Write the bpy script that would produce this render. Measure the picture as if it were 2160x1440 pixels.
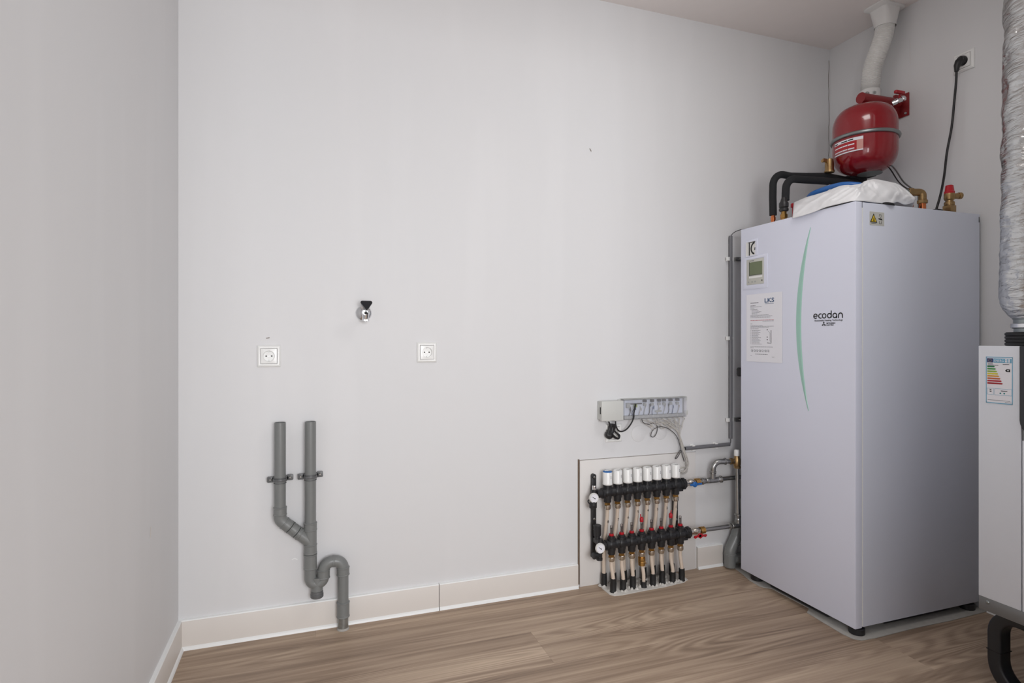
import bpy, bmesh, math, random
from mathutils import Vector, Matrix, noise
random.seed(7)
PI = math.pi; R = math.radians
scn = bpy.context.scene
for o in list(bpy.data.objects): bpy.data.objects.remove(o)
COL = scn.collection

# ---------------------------------------------------------------- camera, light, exposure
cd = bpy.data.cameras.new('camera'); cam = bpy.data.objects.new('camera', cd); COL.objects.link(cam)
cam.location = (0.4361, -2.3232, 1.10); cam.rotation_euler = (R(90), 0, R(-19.316))
cd.sensor_width = 36; cd.lens = 36 * 1221.4 / 2160; cd.shift_y = -(720 - 713.2) / 2160; cd.clip_start = .01
scn.camera = cam
scn.view_settings.view_transform = 'Standard'; scn.view_settings.look = 'None'
scn.view_settings.gamma = 1; scn.view_settings.use_curve_mapping = False
scn.view_settings.exposure = 0.0
w = bpy.data.worlds.new('world'); scn.world = w; w.use_nodes = True
w.node_tree.nodes['Background'].inputs[0].default_value = (.72, .82, 1, 1)
w.node_tree.nodes['Background'].inputs[1].default_value = .6
def area(name, loc, target, sx, sy, power, color):
    l = bpy.data.lights.new(name, 'AREA'); l.shape = 'RECTANGLE'; l.size = sx; l.size_y = sy; l.energy = power; l.color = color
    o = bpy.data.objects.new(name, l); COL.objects.link(o); o.location = loc
    o.rotation_euler = (Vector(target) - Vector(loc)).to_track_quat('-Z', 'Y').to_euler(); return o
area('assumed_key_light', (.85, -3.30, 1.25), (.95, 0, 1.25), 1.1, 1.1, 56, (.975, .985, 1))      # assumed key light behind the camera; the hall and window there are assumed too
area('ceiling_fill_light', (1.9, -1.3, 2.59), (1.95, -1.2, 0), .5, .5, 7, (1, .98, .96))     # added soft fill under the ceiling, brightens the right wall and corner

# ---------------------------------------------------------------- helpers
WL = {}
class MB:
    def __init__(s): s.v = []; s.f = []; s.m = []
    def add(s, vs, fs, mi=0):
        k = len(s.v); s.v += [Vector(p) for p in vs]; s.f += [tuple(i + k for i in f) for f in fs]; s.m += [mi] * len(fs); return s
    def box(s, a, b, mi=0):
        (x0, y0, z0), (x1, y1, z1) = a, b
        return s.add([(x0,y0,z0),(x1,y0,z0),(x1,y1,z0),(x0,y1,z0),(x0,y0,z1),(x1,y0,z1),(x1,y1,z1),(x0,y1,z1)],
              [(0,3,2,1),(4,5,6,7),(0,1,5,4),(1,2,6,5),(2,3,7,6),(3,0,4,7)], mi)
    def tube(s, pts, r, n=14, caps=True, closed=False, mi=0, sub=0):
        P = [Vector(p) for p in pts]
        if sub: P = smooth(P, sub, closed)
        m = len(P); rr = r if isinstance(r, (list, tuple)) else [r] * m
        T = []
        for i in range(m):
            a = P[i-1] if (i or closed) else P[i]; b = P[(i+1) % m] if (i < m-1 or closed) else P[i]
            T.append((b - a).normalized() if (b-a).length > 1e-9 else Vector((0,0,1)))
        u = T[0].orthogonal().normalized(); vs = []
        for i in range(m):
            u = (u - T[i] * u.dot(T[i])); u = u.normalized() if u.length > 1e-6 else T[i].orthogonal().normalized()
            q = T[i].cross(u)
            for k in range(n): a = 2*PI*k/n; vs.append(P[i] + (u*math.cos(a) + q*math.sin(a)) * rr[i])
        fs = []
        for i in range(m if closed else m-1):
            j = (i+1) % m
            for k in range(n): l = (k+1) % n; fs.append((i*n+k, i*n+l, j*n+l, j*n+k))
        if caps and not closed: fs.append(tuple(reversed(range(n)))); fs.append(tuple(range((m-1)*n, m*n)))
        return s.add(vs, fs, mi)
    def lathe(s, prof, o=(0,0,0), axis=(0,0,1), n=24, mi=0, caps=True):
        # prof: list of (radius, height along axis)
        ax = Vector(axis).normalized(); u = ax.orthogonal().normalized()
        if abs(ax.z) > .9: u = Vector((1,0,0))
        q = ax.cross(u); o = Vector(o); vs = []; fs = []; m = len(prof)
        for r, h in prof:
            for k in range(n): a = 2*PI*k/n; vs.append(o + ax*h + (u*math.cos(a) + q*math.sin(a)) * max(r, 1e-5))
        for i in range(m-1):
            for k in range(n): l = (k+1) % n; fs.append((i*n+k, i*n+l, (i+1)*n+l, (i+1)*n+k))
        if caps: fs.append(tuple(reversed(range(n)))); fs.append(tuple(range((m-1)*n, m*n)))
        return s.add(vs, fs, mi)
    def prism(s, poly, o, ux, uy, th, mi=0):
        o, ux, uy = Vector(o), Vector(ux), Vector(uy); nn = ux.cross(uy).normalized(); n = len(poly)
        a = [o + ux*p[0] + uy*p[1] for p in poly]; b = [p + nn*th for p in a]
        fs = [tuple(reversed(range(n))), tuple(range(n, 2*n))] + [(i, (i+1) % n, n+(i+1) % n, n+i) for i in range(n)]
        return s.add(a + b, fs, mi)
    def ribbon(s, pts, wd, o, ux, uy, th, closed=False, mi=0):
        P = [Vector((p[0], p[1])) for p in pts]; m = len(P); L = []; Rr = []
        for i in range(m):
            a = P[i-1] if (i or closed) else P[i]; b = P[(i+1) % m] if (i < m-1 or closed) else P[i]
            t = (b-a).normalized(); nn = Vector((-t.y, t.x)) * wd/2; L.append(P[i]+nn); Rr.append(P[i]-nn)
        for i in range(m if closed else m-1):
            j = (i+1) % m
            s.prism([Rr[i], Rr[j], L[j], L[i]], o, ux, uy, th, mi)
        return s
    def build(s, name, mat, parent=None, bevel=0, smooth_ang=35, loc=None, segs=2):
        me = bpy.data.meshes.new(name)
        c = Vector(loc) if loc is not None else Vector((sum(v.x for v in s.v), sum(v.y for v in s.v), sum(v.z for v in s.v))) / len(s.v)
        me.from_pydata([v - c for v in s.v], [], s.f)
        mats = mat if isinstance(mat, (list, tuple)) else [mat]
        for m_ in mats: me.materials.append(m_)
        if len(mats) > 1: me.polygons.foreach_set('material_index', s.m)
        bm = bmesh.new(); bm.from_mesh(me); bmesh.ops.recalc_face_normals(bm, faces=bm.faces)
        if bevel:
            es = [e for e in bm.edges if len(e.link_faces) == 2 and e.calc_face_angle(0) > R(30)]
            bmesh.ops.bevel(bm, geom=es, offset=bevel, segments=segs, affect='EDGES', profile=.5, clamp_overlap=True)
        bm.to_mesh(me); bm.free()
        if smooth_ang:
            me.shade_smooth(); me.set_sharp_from_angle(angle=R(smooth_ang))
        o = bpy.data.objects.new(name, me); COL.objects.link(o); place(o, c, parent); return o
def place(o, worldloc, parent=None):
    WL[o] = Vector(worldloc)
    if parent is not None: o.parent = parent; o.location = WL[o] - WL[parent]
    else: o.location = worldloc
def inst(src, off, parent, name=None):
    c = src.copy(); COL.objects.link(c); place(c, WL[src] + Vector(off), parent)
    for ch in list(src.children):
        inst(ch, off, c)
    return c
def smooth(P, sub, closed=False):
    out = []; n = len(P)
    for i in range(n if closed else n-1):
        p1, p2 = P[i], P[(i+1) % n]; p0 = P[i-1] if (i or closed) else p1*2-p2; p3 = P[(i+2) % n] if (i < n-2 or closed) else p2*2-p1
        for k in range(sub):
            t = k/sub; t2 = t*t; t3 = t2*t
            out.append(.5*((2*p1)+(p2-p0)*t+(2*p0-5*p1+4*p2-p3)*t2+(3*p1-p0-3*p2+p3)*t3))
    if not closed: out.append(P[-1])
    return out
def thing(name, label, cat, loc, group=None):
    o = bpy.data.objects.new(name, None); COL.objects.link(o); o.empty_display_size = .05; place(o, loc); return tag(o, label, cat, group)
def tag(o, label, cat, group=None):
    o['label'] = label; o['category'] = cat
    if group: o['group'] = group
    return o
def struct(o): o['kind'] = 'structure'; return o
def lab(o, t): o['label'] = t; return o
def arc(cx, cy, r, a0, a1, n=12, ry=None):
    ry = ry or r
    return [(cx + r*math.cos(R(a0+(a1-a0)*i/n)), cy + ry*math.sin(R(a0+(a1-a0)*i/n))) for i in range(n+1)]
def rrect(w_, h_, r, n=5):
    p = []
    for cx, cy, a in ((w_/2-r, h_/2-r, 0), (-w_/2+r, h_/2-r, 90), (-w_/2+r, -h_/2+r, 180), (w_/2-r, -h_/2+r, 270)): p += arc(cx, cy, r, a, a+90, n)
    return p
def bend(a, b, c, r, n=8):
    # circular-ish fillet at corner b between a and c
    a, b, c = Vector(a), Vector(b), Vector(c); d1 = (a-b).normalized(); d2 = (c-b).normalized()
    ang = d1.angle(d2); t = r / math.tan(ang/2); p1 = b + d1*t; p2 = b + d2*t
    ctr = b + (d1+d2).normalized() * (r / math.sin(ang/2)); out = []
    v1 = p1-ctr; v2 = p2-ctr; om = v1.angle(v2)
    for i in range(n+1):
        k = i/n; out.append(ctr + (v1*math.sin((1-k)*om) + v2*math.sin(k*om)) / math.sin(om))
    return out
def text(name, s_, size, o, ux, uy, mat, parent, wide=None, ext=.0003, off=0.0, space=1):
    cu = bpy.data.curves.new(name, 'FONT'); cu.body = s_; cu.size = size; cu.extrude = ext; cu.offset = off; cu.resolution_u = 3; cu.space_character = space
    t = bpy.data.objects.new(name, cu); me = bpy.data.meshes.new_from_object(t); bpy.data.objects.remove(t)
    ux, uy = Vector(ux).normalized(), Vector(uy).normalized(); nz = ux.cross(uy)
    xs = [v.co.x for v in me.vertices]; x0, x1 = min(xs), max(xs); k = (wide / (x1-x0)) if wide else 1
    pts = [ux*((v.co.x-x0)*k) + uy*v.co.y + nz*v.co.z for v in me.vertices]; c = sum(pts, Vector())/len(pts)
    for v, p in zip(me.vertices, pts): v.co = p - c
    me.materials.clear(); me.materials.append(mat); ob = bpy.data.objects.new(name, me); COL.objects.link(ob); place(ob, Vector(o)+c, parent); return ob

# ---------------------------------------------------------------- materials
def lin(c): return tuple((x/255/12.92 if x/255 <= .04045 else ((x/255+.055)/1.055)**2.4) for x in c) + (1,)
def mat(name, rgb, rough=.5, metal=0, var=.04, scale=40, bump=0, bscale=200, coat=0, spec=.5, trans=0, sss=0):
    m = bpy.data.materials.new(name); m.use_nodes = True; nt = m.node_tree; N = nt.nodes; L = nt.links; b = N['Principled BSDF']
    tc = N.new('ShaderNodeTexCoord'); no = N.new('ShaderNodeTexNoise'); no.inputs['Scale'].default_value = scale; no.inputs['Detail'].default_value = 3
    L.new(tc.outputs['Object'], no.inputs['Vector'])
    mx = N.new('ShaderNodeMix'); mx.data_type = 'RGBA'; c = lin(rgb)
    mx.inputs['A'].default_value = tuple(x*(1-var) for x in c[:3]) + (1,); mx.inputs['B'].default_value = tuple(min(1, x*(1+var)) for x in c[:3]) + (1,)
    L.new(no.outputs['Fac'], mx.inputs['Factor']); L.new(mx.outputs['Result'], b.inputs['Base Color'])
    b.inputs['Roughness'].default_value = rough; b.inputs['Metallic'].default_value = metal; b.inputs['Coat Weight'].default_value = coat; b.inputs['Coat Roughness'].default_value = .05
    b.inputs['Specular IOR Level'].default_value = spec; b.inputs['Transmission Weight'].default_value = trans
    if sss: b.inputs['Subsurface Weight'].default_value = sss; b.inputs['Subsurface Radius'].default_value = (.01, .008, .006); b.inputs['Subsurface Scale'].default_value = 1
    if bump:
        n2 = N.new('ShaderNodeTexNoise'); n2.inputs['Scale'].default_value = bscale; n2.inputs['Detail'].default_value = 4; L.new(tc.outputs['Object'], n2.inputs['Vector'])
        bp = N.new('ShaderNodeBump'); bp.inputs['Strength'].default_value = bump; bp.inputs['Distance'].default_value = .002
        L.new(n2.outputs['Fac'], bp.inputs['Height']); L.new(bp.outputs['Normal'], b.inputs['Normal'])
    return m
def wall_mat(name, rgb):
    m = mat(name, rgb, .62, var=.0, bump=.05, bscale=260); nt = m.node_tree; N = nt.nodes; L = nt.links; b = N['Principled BSDF']
    tc = N['Texture Coordinate']; mp = N.new('ShaderNodeMapping'); mp.inputs['Scale'].default_value = (4.5, 4.5, .55); L.new(tc.outputs['Object'], mp.inputs['Vector'])
    a = N.new('ShaderNodeTexNoise'); a.inputs['Scale'].default_value = 1.3; a.inputs['Detail'].default_value = 2; L.new(mp.outputs['Vector'], a.inputs['Vector'])
    cr = N.new('ShaderNodeValToRGB'); cr.color_ramp.elements[0].position = .52; cr.color_ramp.elements[1].position = .66; L.new(a.outputs['Fac'], cr.inputs['Fac'])
    a2 = N.new('ShaderNodeTexNoise'); a2.inputs['Scale'].default_value = 2.2; a2.inputs['Detail'].default_value = 3; L.new(tc.outputs['Object'], a2.inputs['Vector'])
    c = lin(rgb); mx = N.new('ShaderNodeMix'); mx.data_type = 'RGBA'; mx.inputs['A'].default_value = tuple(x*.992 for x in c[:3])+(1,); mx.inputs['B'].default_value = tuple(min(1, x*1.012) for x in c[:3])+(1,)
    L.new(cr.outputs['Color'], mx.inputs['Factor'])
    m2 = N.new('ShaderNodeMix'); m2.data_type = 'RGBA'; m2.blend_type = 'MULTIPLY'; m2.inputs['Factor'].default_value = 1
    c2 = N.new('ShaderNodeMix'); c2.data_type = 'RGBA'; c2.inputs['A'].default_value = (.975, .98, .985, 1); c2.inputs['B'].default_value = (1, .99, .985, 1); L.new(a2.outputs['Fac'], c2.inputs['Factor'])
    L.new(mx.outputs['Result'], m2.inputs['A']); L.new(c2.outputs['Result'], m2.inputs['B']); L.new(m2.outputs['Result'], b.inputs['Base Color'])
    return m
def wood_mat():
    m = bpy.data.materials.new('oak_vinyl'); m.use_nodes = True; nt = m.node_tree; N = nt.nodes; L = nt.links; b = N['Principled BSDF']
    tc = N.new('ShaderNodeTexCoord'); oi = N.new('ShaderNodeObjectInfo'); ad = N.new('ShaderNodeVectorMath'); ad.operation = 'MULTIPLY_ADD'
    cb = N.new('ShaderNodeCombineXYZ'); ml = N.new('ShaderNodeMath'); ml.operation = 'MULTIPLY'; ml.inputs[1].default_value = 37; L.new(oi.outputs['Random'], ml.inputs[0])
    for k in range(3): L.new(ml.outputs[0], cb.inputs[k])
    ad.inputs[1].default_value = (1, 1, 1); L.new(tc.outputs['Object'], ad.inputs[0]); L.new(cb.outputs[0], ad.inputs[2])
    def nz(sc, scale, det, dist=0):
        mp = N.new('ShaderNodeMapping'); mp.inputs['Scale'].default_value = sc; L.new(ad.outputs[0], mp.inputs['Vector'])
        n = N.new('ShaderNodeTexNoise'); n.inputs['Scale'].default_value = scale; n.inputs['Detail'].default_value = det; n.inputs['Distortion'].default_value = dist; L.new(mp.outputs[0], n.inputs['Vector']); return n.outputs['Fac']
    broad = nz((.5, 8, 1), 1.3, 6, .35)
    # cathedral rings: sine of a broad stretched noise
    r1 = N.new('ShaderNodeMath'); r1.operation = 'MULTIPLY'; r1.inputs[1].default_value = 170; L.new(nz((.6, 6.5, 1), 1.0, 1.2, .1), r1.inputs[0])
    r2 = N.new('ShaderNodeMath'); r2.operation = 'SINE'; L.new(r1.outputs[0], r2.inputs[0])
    r3 = N.new('ShaderNodeMapRange'); r3.inputs['From Min'].default_value = -1; r3.inputs['From Max'].default_value = 1; L.new(r2.outputs[0], r3.inputs['Value'])
    fine = nz((1.3, 90, 1), 2.0, 5); patch = nz((1.3, 4.5, 1), 1.4, 2)
    def mixf(a, b_, f):
        x = N.new('ShaderNodeMix'); x.data_type = 'FLOAT'; 
        for s_, v in (('A', a), ('B', b_), ('Factor', f)):
            if isinstance(v, (int, float)): x.inputs[s_].default_value = v
            else: L.new(v, x.inputs[s_])
        return x.outputs['Result']
    pm = N.new('ShaderNodeMapRange'); pm.inputs['From Min'].default_value = .42; pm.inputs['From Max'].default_value = .62; pm.inputs['To Max'].default_value = .12; L.new(patch, pm.inputs['Value'])
    streak = nz((.7, 26, 1), 1.5, 4, .2); v = mixf(broad, streak, .38); v = mixf(v, fine, .20); v = mixf(v, r3.outputs[0], pm.outputs[0])
    cr = N.new('ShaderNodeValToRGB'); E_ = cr.color_ramp.elements; E_[0].position = .30; E_[0].color = lin((106, 87, 73)); E_[1].position = .67; E_[1].color = lin((206, 184, 161))
    e = cr.color_ramp.elements.new(.48); e.color = lin((166, 144, 124)); L.new(v, cr.inputs['Fac'])
    hs = N.new('ShaderNodeHueSaturation'); mr = N.new('ShaderNodeMapRange'); mr.inputs['To Min'].default_value = .93; mr.inputs['To Max'].default_value = 1.06; L.new(oi.outputs['Random'], mr.inputs['Value']); L.new(mr.outputs[0], hs.inputs['Value'])
    L.new(cr.outputs['Color'], hs.inputs['Color']); L.new(hs.outputs['Color'], b.inputs['Base Color']); b.inputs['Roughness'].default_value = .48; b.inputs['Specular IOR Level'].default_value = .35
    bp = N.new('ShaderNodeBump'); bp.inputs['Strength'].default_value = .12; bp.inputs['Distance'].default_value = .001; L.new(fine, bp.inputs['Height']); L.new(bp.outputs['Normal'], b.inputs['Normal'])
    return m
def clear_mat(name, tint, fac=.12, rough=.08, milk=0, ior=1.45):
    m = bpy.data.materials.new(name); m.use_nodes = True; nt = m.node_tree; N = nt.nodes; L = nt.links; N.remove(N['Principled BSDF'])
    t = N.new('ShaderNodeBsdfTransparent'); t.inputs[0].default_value = tint; g = N.new('ShaderNodeBsdfGlossy'); g.inputs['Roughness'].default_value = rough
    tc = N.new('ShaderNodeTexCoord'); no = N.new('ShaderNodeTexNoise'); no.inputs['Scale'].default_value = 30; L.new(tc.outputs['Object'], no.inputs['Vector'])
    bp = N.new('ShaderNodeBump'); bp.inputs['Strength'].default_value = .3; bp.inputs['Distance'].default_value = .003; L.new(no.outputs['Fac'], bp.inputs['Height']); L.new(bp.outputs['Normal'], g.inputs['Normal'])
    fr = N.new('ShaderNodeFresnel'); fr.inputs[0].default_value = ior; a = N.new('ShaderNodeMath'); a.operation = 'ADD'; a.inputs[1].default_value = fac; a.use_clamp = True; L.new(fr.outputs[0], a.inputs[0])
    mx = N.new('ShaderNodeMixShader'); L.new(a.outputs[0], mx.inputs[0])
    if milk:
        df = N.new('ShaderNodeBsdfDiffuse'); df.inputs[0].default_value = (.85, .85, .87, 1); m3 = N.new('ShaderNodeMixShader'); m3.inputs[0].default_value = milk; L.new(t.outputs[0], m3.inputs[1]); L.new(df.outputs[0], m3.inputs[2]); t = m3
    L.new(t.outputs[0], mx.inputs[1]); L.new(g.outputs[0], mx.inputs[2]); L.new(mx.outputs[0], N['Material Output'].inputs[0]); return m
M = dict(
 wall=wall_mat('white_wall_paint', (224, 224, 225)), ceil=wall_mat('ceiling_paint', (236, 229, 226)), wood=wood_mat(),
 sub=mat('subfloor', (60, 52, 46), .9), base=mat('skirting_cream', (222, 216, 210), .45, var=.02, scale=6), bead=mat('white_sealant', (240, 241, 240), .4, var=.02),
 board=wall_mat('painted_board', (226, 223, 220)), gap=mat('brown_joint_filler', (112, 97, 84), .9, var=.3, scale=30),  # gap: brown tone of the open joints and cracks
 joint=mat('hairline_joint', (150, 142, 134), .9, var=.3, scale=30),
 pvc=mat('grey_pvc', (124, 126, 125), .34, var=.05, scale=60), pvcd=mat('grey_pvc_dark', (98, 99, 100), .4, var=.05), conduit=mat('grey_conduit', (112, 112, 116), .5, var=.04),
 whitep=mat('white_plastic', (238, 238, 236), .28, var=.01), whitem=mat('white_plastic_matte', (225, 224, 220), .5, var=.015), greyp=mat('light_grey_plastic', (205, 206, 202), .5, var=.02), hole=mat('hole_black', (18, 18, 18), .8),
 chrome=mat('chrome', (225, 226, 228), .12, 1, var=.02), steel=mat('zinc_steel', (168, 168, 166), .28, 1, var=.08, scale=90), nickel=mat('nickel', (206, 200, 190), .25, 1, var=.06), dirty=mat('scratched_metal', (150, 152, 150), .42, .7, var=.35, scale=70),
 brass=mat('brass', (196, 154, 92), .3, 1, var=.15, scale=120), obrass=mat('aged_brass', (166, 138, 98), .36, 1, var=.15, scale=120), copper=mat('copper', (214, 128, 84), .22, 1, var=.08),
 blackp=mat('black_plastic', (34, 34, 36), .42, var=.15, scale=80), blackg=mat('black_gloss', (26, 28, 34), .15, var=.1), foam=mat('black_foam', (26, 27, 30), .85, var=.2, scale=150, bump=.3, bscale=300), cable=mat('black_cable', (28, 28, 30), .45),
 sleeve=mat('black_sleeve', (30, 30, 31), .5, var=.2, bump=.5, bscale=120), wwire=mat('white_wire', (196, 192, 186), .45), 
 pex=mat('translucent_pipe', (212, 196, 180), .32, var=.06, scale=9, sss=.15), screed=mat('white_filler', (206, 202, 196), .8, var=.12, scale=45, bump=.5, bscale=60), screedg=mat('grey_screed', (168, 165, 160), .85, var=.15, scale=35, bump=.5, bscale=50),
 redt=mat('red_enamel', (140, 17, 28), .2, var=.04, coat=.5), redd=mat('red_bracket', (136, 30, 34), .38, var=.08), redp=mat('red_plastic', (176, 24, 38), .3), redclear=clear_mat('red_clear', (.85, .25, .28, 1), .08), bluep=mat('blue_plastic', (30, 98, 168), .3),
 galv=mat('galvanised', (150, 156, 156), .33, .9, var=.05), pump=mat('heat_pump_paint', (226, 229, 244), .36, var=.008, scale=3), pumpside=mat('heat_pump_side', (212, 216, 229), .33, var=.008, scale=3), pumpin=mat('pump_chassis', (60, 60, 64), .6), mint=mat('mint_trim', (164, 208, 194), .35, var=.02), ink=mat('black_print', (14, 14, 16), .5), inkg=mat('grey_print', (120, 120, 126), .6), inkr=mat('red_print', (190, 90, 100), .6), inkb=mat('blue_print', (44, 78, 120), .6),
 paper=mat('paper', (238, 238, 244), .75, var=.01), lcd=mat('lcd_green', (112, 122, 92), .18, var=.05, scale=10), thermo=mat('thermostat_grey', (200, 200, 192), .45),
 yel=mat('warning_yellow', (222, 190, 40), .5), labc=mat('label_grey', (196, 196, 190), .6), cloth=mat('white_sheet', (238, 238, 240), .5, var=.02, bump=.15, bscale=60), hose=mat('blue_hose', (44, 104, 176), .4), bag=clear_mat('clear_bag', (.96, .96, .97, 1), .02, .3, .14),
 lid=clear_mat('clear_lid', (.99, .99, 1, 1), .03, .12, .10, 1.12), tubec=clear_mat('clear_tube', (.9, .86, .86, 1), .08, .08), pcb=mat('board_blue_white', (222, 228, 240), .5, var=.1, scale=60), terml=mat('terminal_grey', (168, 170, 168), .5), 
 vent=mat('vent_unit_paint', (224, 228, 236), .45, var=.01), ventm=mat('vent_unit_rail', (132, 134, 136), .4, .6), legb=mat('black_frame_tube', (30, 32, 36), .38), 
 flex=mat('white_flex_hose', (226, 225, 222), .42, var=.02), white2=mat('white_pvc', (228, 227, 225), .38, var=.01), lblue=mat('cyan_print', (96, 170, 204), .5), dblue=mat('navy_print', (40, 56, 110), .5),
)
def foil_mat():
    m = mat('aluminium_foil', (205, 206, 206), .24, 1, var=.05); nt = m.node_tree; N = nt.nodes; L = nt.links; b = N['Principled BSDF']; tc = N['Texture Coordinate']
    mp = N.new('ShaderNodeMapping'); mp.inputs['Scale'].default_value = (9, 9, 42); mp.inputs['Rotation'].default_value = (.15, .25, 0); L.new(tc.outputs['Object'], mp.inputs['Vector'])
    n = N.new('ShaderNodeTexNoise'); n.inputs['Scale'].default_value = 1.6; n.inputs['Detail'].default_value = 5; n.inputs['Distortion'].default_value = .8; L.new(mp.outputs[0], n.inputs['Vector'])
    bp = N.new('ShaderNodeBump'); bp.inputs['Strength'].default_value = .75; bp.inputs['Distance'].default_value = .012; L.new(n.outputs['Fac'], bp.inputs['Height']); L.new(bp.outputs['Normal'], b.inputs['Normal']); return m
M['foil'] = foil_mat()
H, XR, YF = 2.617, 3.022, -3.5

# ---------------------------------------------------------------- room shell
fl = struct(MB().box((-.1, YF-.1, -.06), (XR+.1, .1, -.0085)).build('floor', M['sub'], smooth_ang=0, loc=(0,0,-.0085)))
rows = [(-.073, .0)] + [(-.073-.225*(k+1), -.073-.225*k) for k in range(15)]
starts = {0: [.459, 2.60], 1: [2.95], 2: [1.22, 2.72], 3: [.12, 2.62], 4: [.55, 2.395], 5: [.1, 1.6], 6: [1.3, 2.8], 7: [.5, 2.0]}
cache = {}
for k, (y0, y1) in enumerate(rows):
    xs = [0] + sorted(starts.get(k, starts[k % 6 + 1])) + [XR]
    for a, b in zip(xs, xs[1:]):
        L_ = round(b-a, 3); W_ = round(y1-y0, 3)
        if (L_, W_) not in cache:
            g = .00010
            p = MB().box((-L_/2+g, -W_/2+g, -.008), (L_/2-g, W_/2-g, 0)).build('floor_plank', M['wood'], None, .00035, 0, loc=(0,0,0), segs=1); cache[(L_, W_)] = p.data; place(p, ((a+b)/2, (y0+y1)/2, 0), fl)
        else:
            p = bpy.data.objects.new('floor_plank', cache[(L_, W_)]); COL.objects.link(p); place(p, ((a+b)/2, (y0+y1)/2, 0), fl)
wb = struct(MB().box((-.1, 0, -.05), (XR+.1, .1, H)).build('wall_back', M['wall'], smooth_ang=0, loc=(0,0,0)))
wl = struct(MB().box((-.1, YF, -.05), (0, 0, H)).build('wall_left', M['wall'], smooth_ang=0, loc=(0,0,0)))
wr = struct(MB().box((XR, YF, -.05), (XR+.1, 0, H)).build('wall_right', M['wall'], smooth_ang=0, loc=(0,0,0)))
ce = struct(MB().box((-.1, YF-.1, H), (XR+.1, .1, H+.1)).build('ceiling', M['ceil'], smooth_ang=0, loc=(0,0,H)))
wx0, wx1, wz0, wz1 = .2, 1.5, .75, 2.0  # opening for the assumed window, out of view
DX0, DX1, DZ, YD0, YD1 = .275, 1.52, 2.00, -2.00, -2.10     # assumed doorway around the camera, shapes the light that enters
wf = MB(); wf.box((-.1, YD1, -.05), (DX0, YD0, H)); wf.box((DX1, YD1, -.05), (XR+.1, YD0, H)); wf.box((DX0, YD1, DZ), (DX1, YD0, H))
struct(wf.build('wall_front', M['wall'], smooth_ang=0))
wf = MB(); wf.box((-.1, YF-.1, -.05), (wx0, YF, H)); wf.box((wx1, YF-.1, -.05), (XR+.1, YF, H)); wf.box((wx0, YF-.1, -.05), (wx1, YF, wz0)); wf.box((wx0, YF-.1, wz1), (wx1, YF, H))
struct(wf.build('wall_rear', M['wall'], smooth_ang=0))  # unseen end wall of the assumed hall
win = MB()
for a, b in (((wx0,0,wz0),(wx0+.05,0,wz1)), ((wx1-.05,0,wz0),(wx1,0,wz1)), ((wx0,0,wz0),(wx1,0,wz0+.05)), ((wx0,0,wz1-.05),(wx1,0,wz1)), (((wx0+wx1)/2-.03,0,wz0),((wx0+wx1)/2+.03,0,wz1))):
    win.box((a[0], YF-.07, a[2]), (b[0], YF-.02, b[2]))
win = struct(win.build('assumed_window_1', M['whitep'], bevel=.003))  # assumed window, added out of view behind the key light
MB().box((wx0+.05, YF-.05, wz0+.05), (wx1-.05, YF-.045, wz1-.05)).build('pane', M['lid'], win)
# skirting: flat board, thin lighter top arris, white sealant bead
def skirting(name, segs):
    root = None
    for (p, q) in segs:
        p, q = Vector(p), Vector(q); d = (q-p).normalized(); n = Vector((-d.y, d.x, 0)) * -1   # n points into the room
        def prof(pts, nm, mt, par):
            b = MB(); m = len(pts); vs = [p + n*a + Vector((0,0,z)) for a, z in pts] + [q + n*a + Vector((0,0,z)) for a, z in pts]
            b.add(vs, [tuple(range(m)), tuple(range(m, 2*m))] + [(i, (i+1) % m, m+(i+1) % m, m+i) for i in range(m)]); return b.build(nm, mt, par, smooth_ang=30)
        o = prof([(0,0),(.013,0),(.013,.098),(.011,.1025),(0,.1025)], name if root is None else 'board', M['base'], root)
        if root is None: root = struct(o)
        prof([(0,.1023),(.0125,.1005),(.0105,.1040),(0,.1055)], 'top_edge', M['bead'], root)
        prof([(.012,0),(.0205,0),(.0195,.004),(.0165,.009),(.012,.0125)], 'sealant_bead', M['bead'], root)
    return root
skirting('baseboard_back', [((0,0,0),(.932,0,0)), ((.935,0,0),(1.555,0,0)), ((2.184,0,0),(2.329,0,0))])
skirting('baseboard_left', [((0,-2.0,0),(0,-.0132,0))])
skirting('baseboard_right', [((XR,-.76,0),(XR,-2.0,0))])
# board that closes the wall opening behind the manifold
tb = struct(MB().box((1.567, -.006, .0), (2.176, 0, .558)).build('trim_1', M['board'], bevel=.0012))
g = MB(); g.box((1.5585, -.0022, .01), (1.5665, 0, .564)); g.build('open_joint', M['gap'], tb)
MB().box((2.1765, -.0015, .0), (2.1785, 0, .56)).build('open_joint', M['joint'], tb)
MB().box((1.5585, -.0015, .5586), (2.10, 0, .5604)).build('open_joint', M['joint'], tb)
# hairline cracks, chips
def crack(pts, wd, mt, ux, uy, o, par, name='crack'): MB().ribbon(pts, wd, o, ux, uy, .0004).build(name, mt, par, smooth_ang=0)
pts = []; z = 2.56
while z > 1.85: pts.append((random.uniform(-.0025, .0025), z)); z -= random.uniform(.02, .045)
crack(pts, .0022, M['gap'], (1,0,0), (0,0,1), (XR-.006, -.0008, 0), wb)
crack([(0,0),(.008,-.012)], .003, M['gap'], (1,0,0), (0,0,1), (1.617,-.0008,1.946), wb, 'chip')
crack([(0,0),(.012,.002)], .003, M['joint'], (1,0,0), (0,0,1), (.286,-.0008,1.1), wb, 'chip')
crack([(0,0),(.01,.004),(.02,-.002)], .004, M['bead'], (1,0,0), (0,0,1), (.375,-.0008,.27), wb, 'chip')
crack([(0,0),(.004,.03)], .006, M['base'], (0,1,0), (0,0,1), (.0006,-.385,.52), wl, 'chip')
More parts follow.
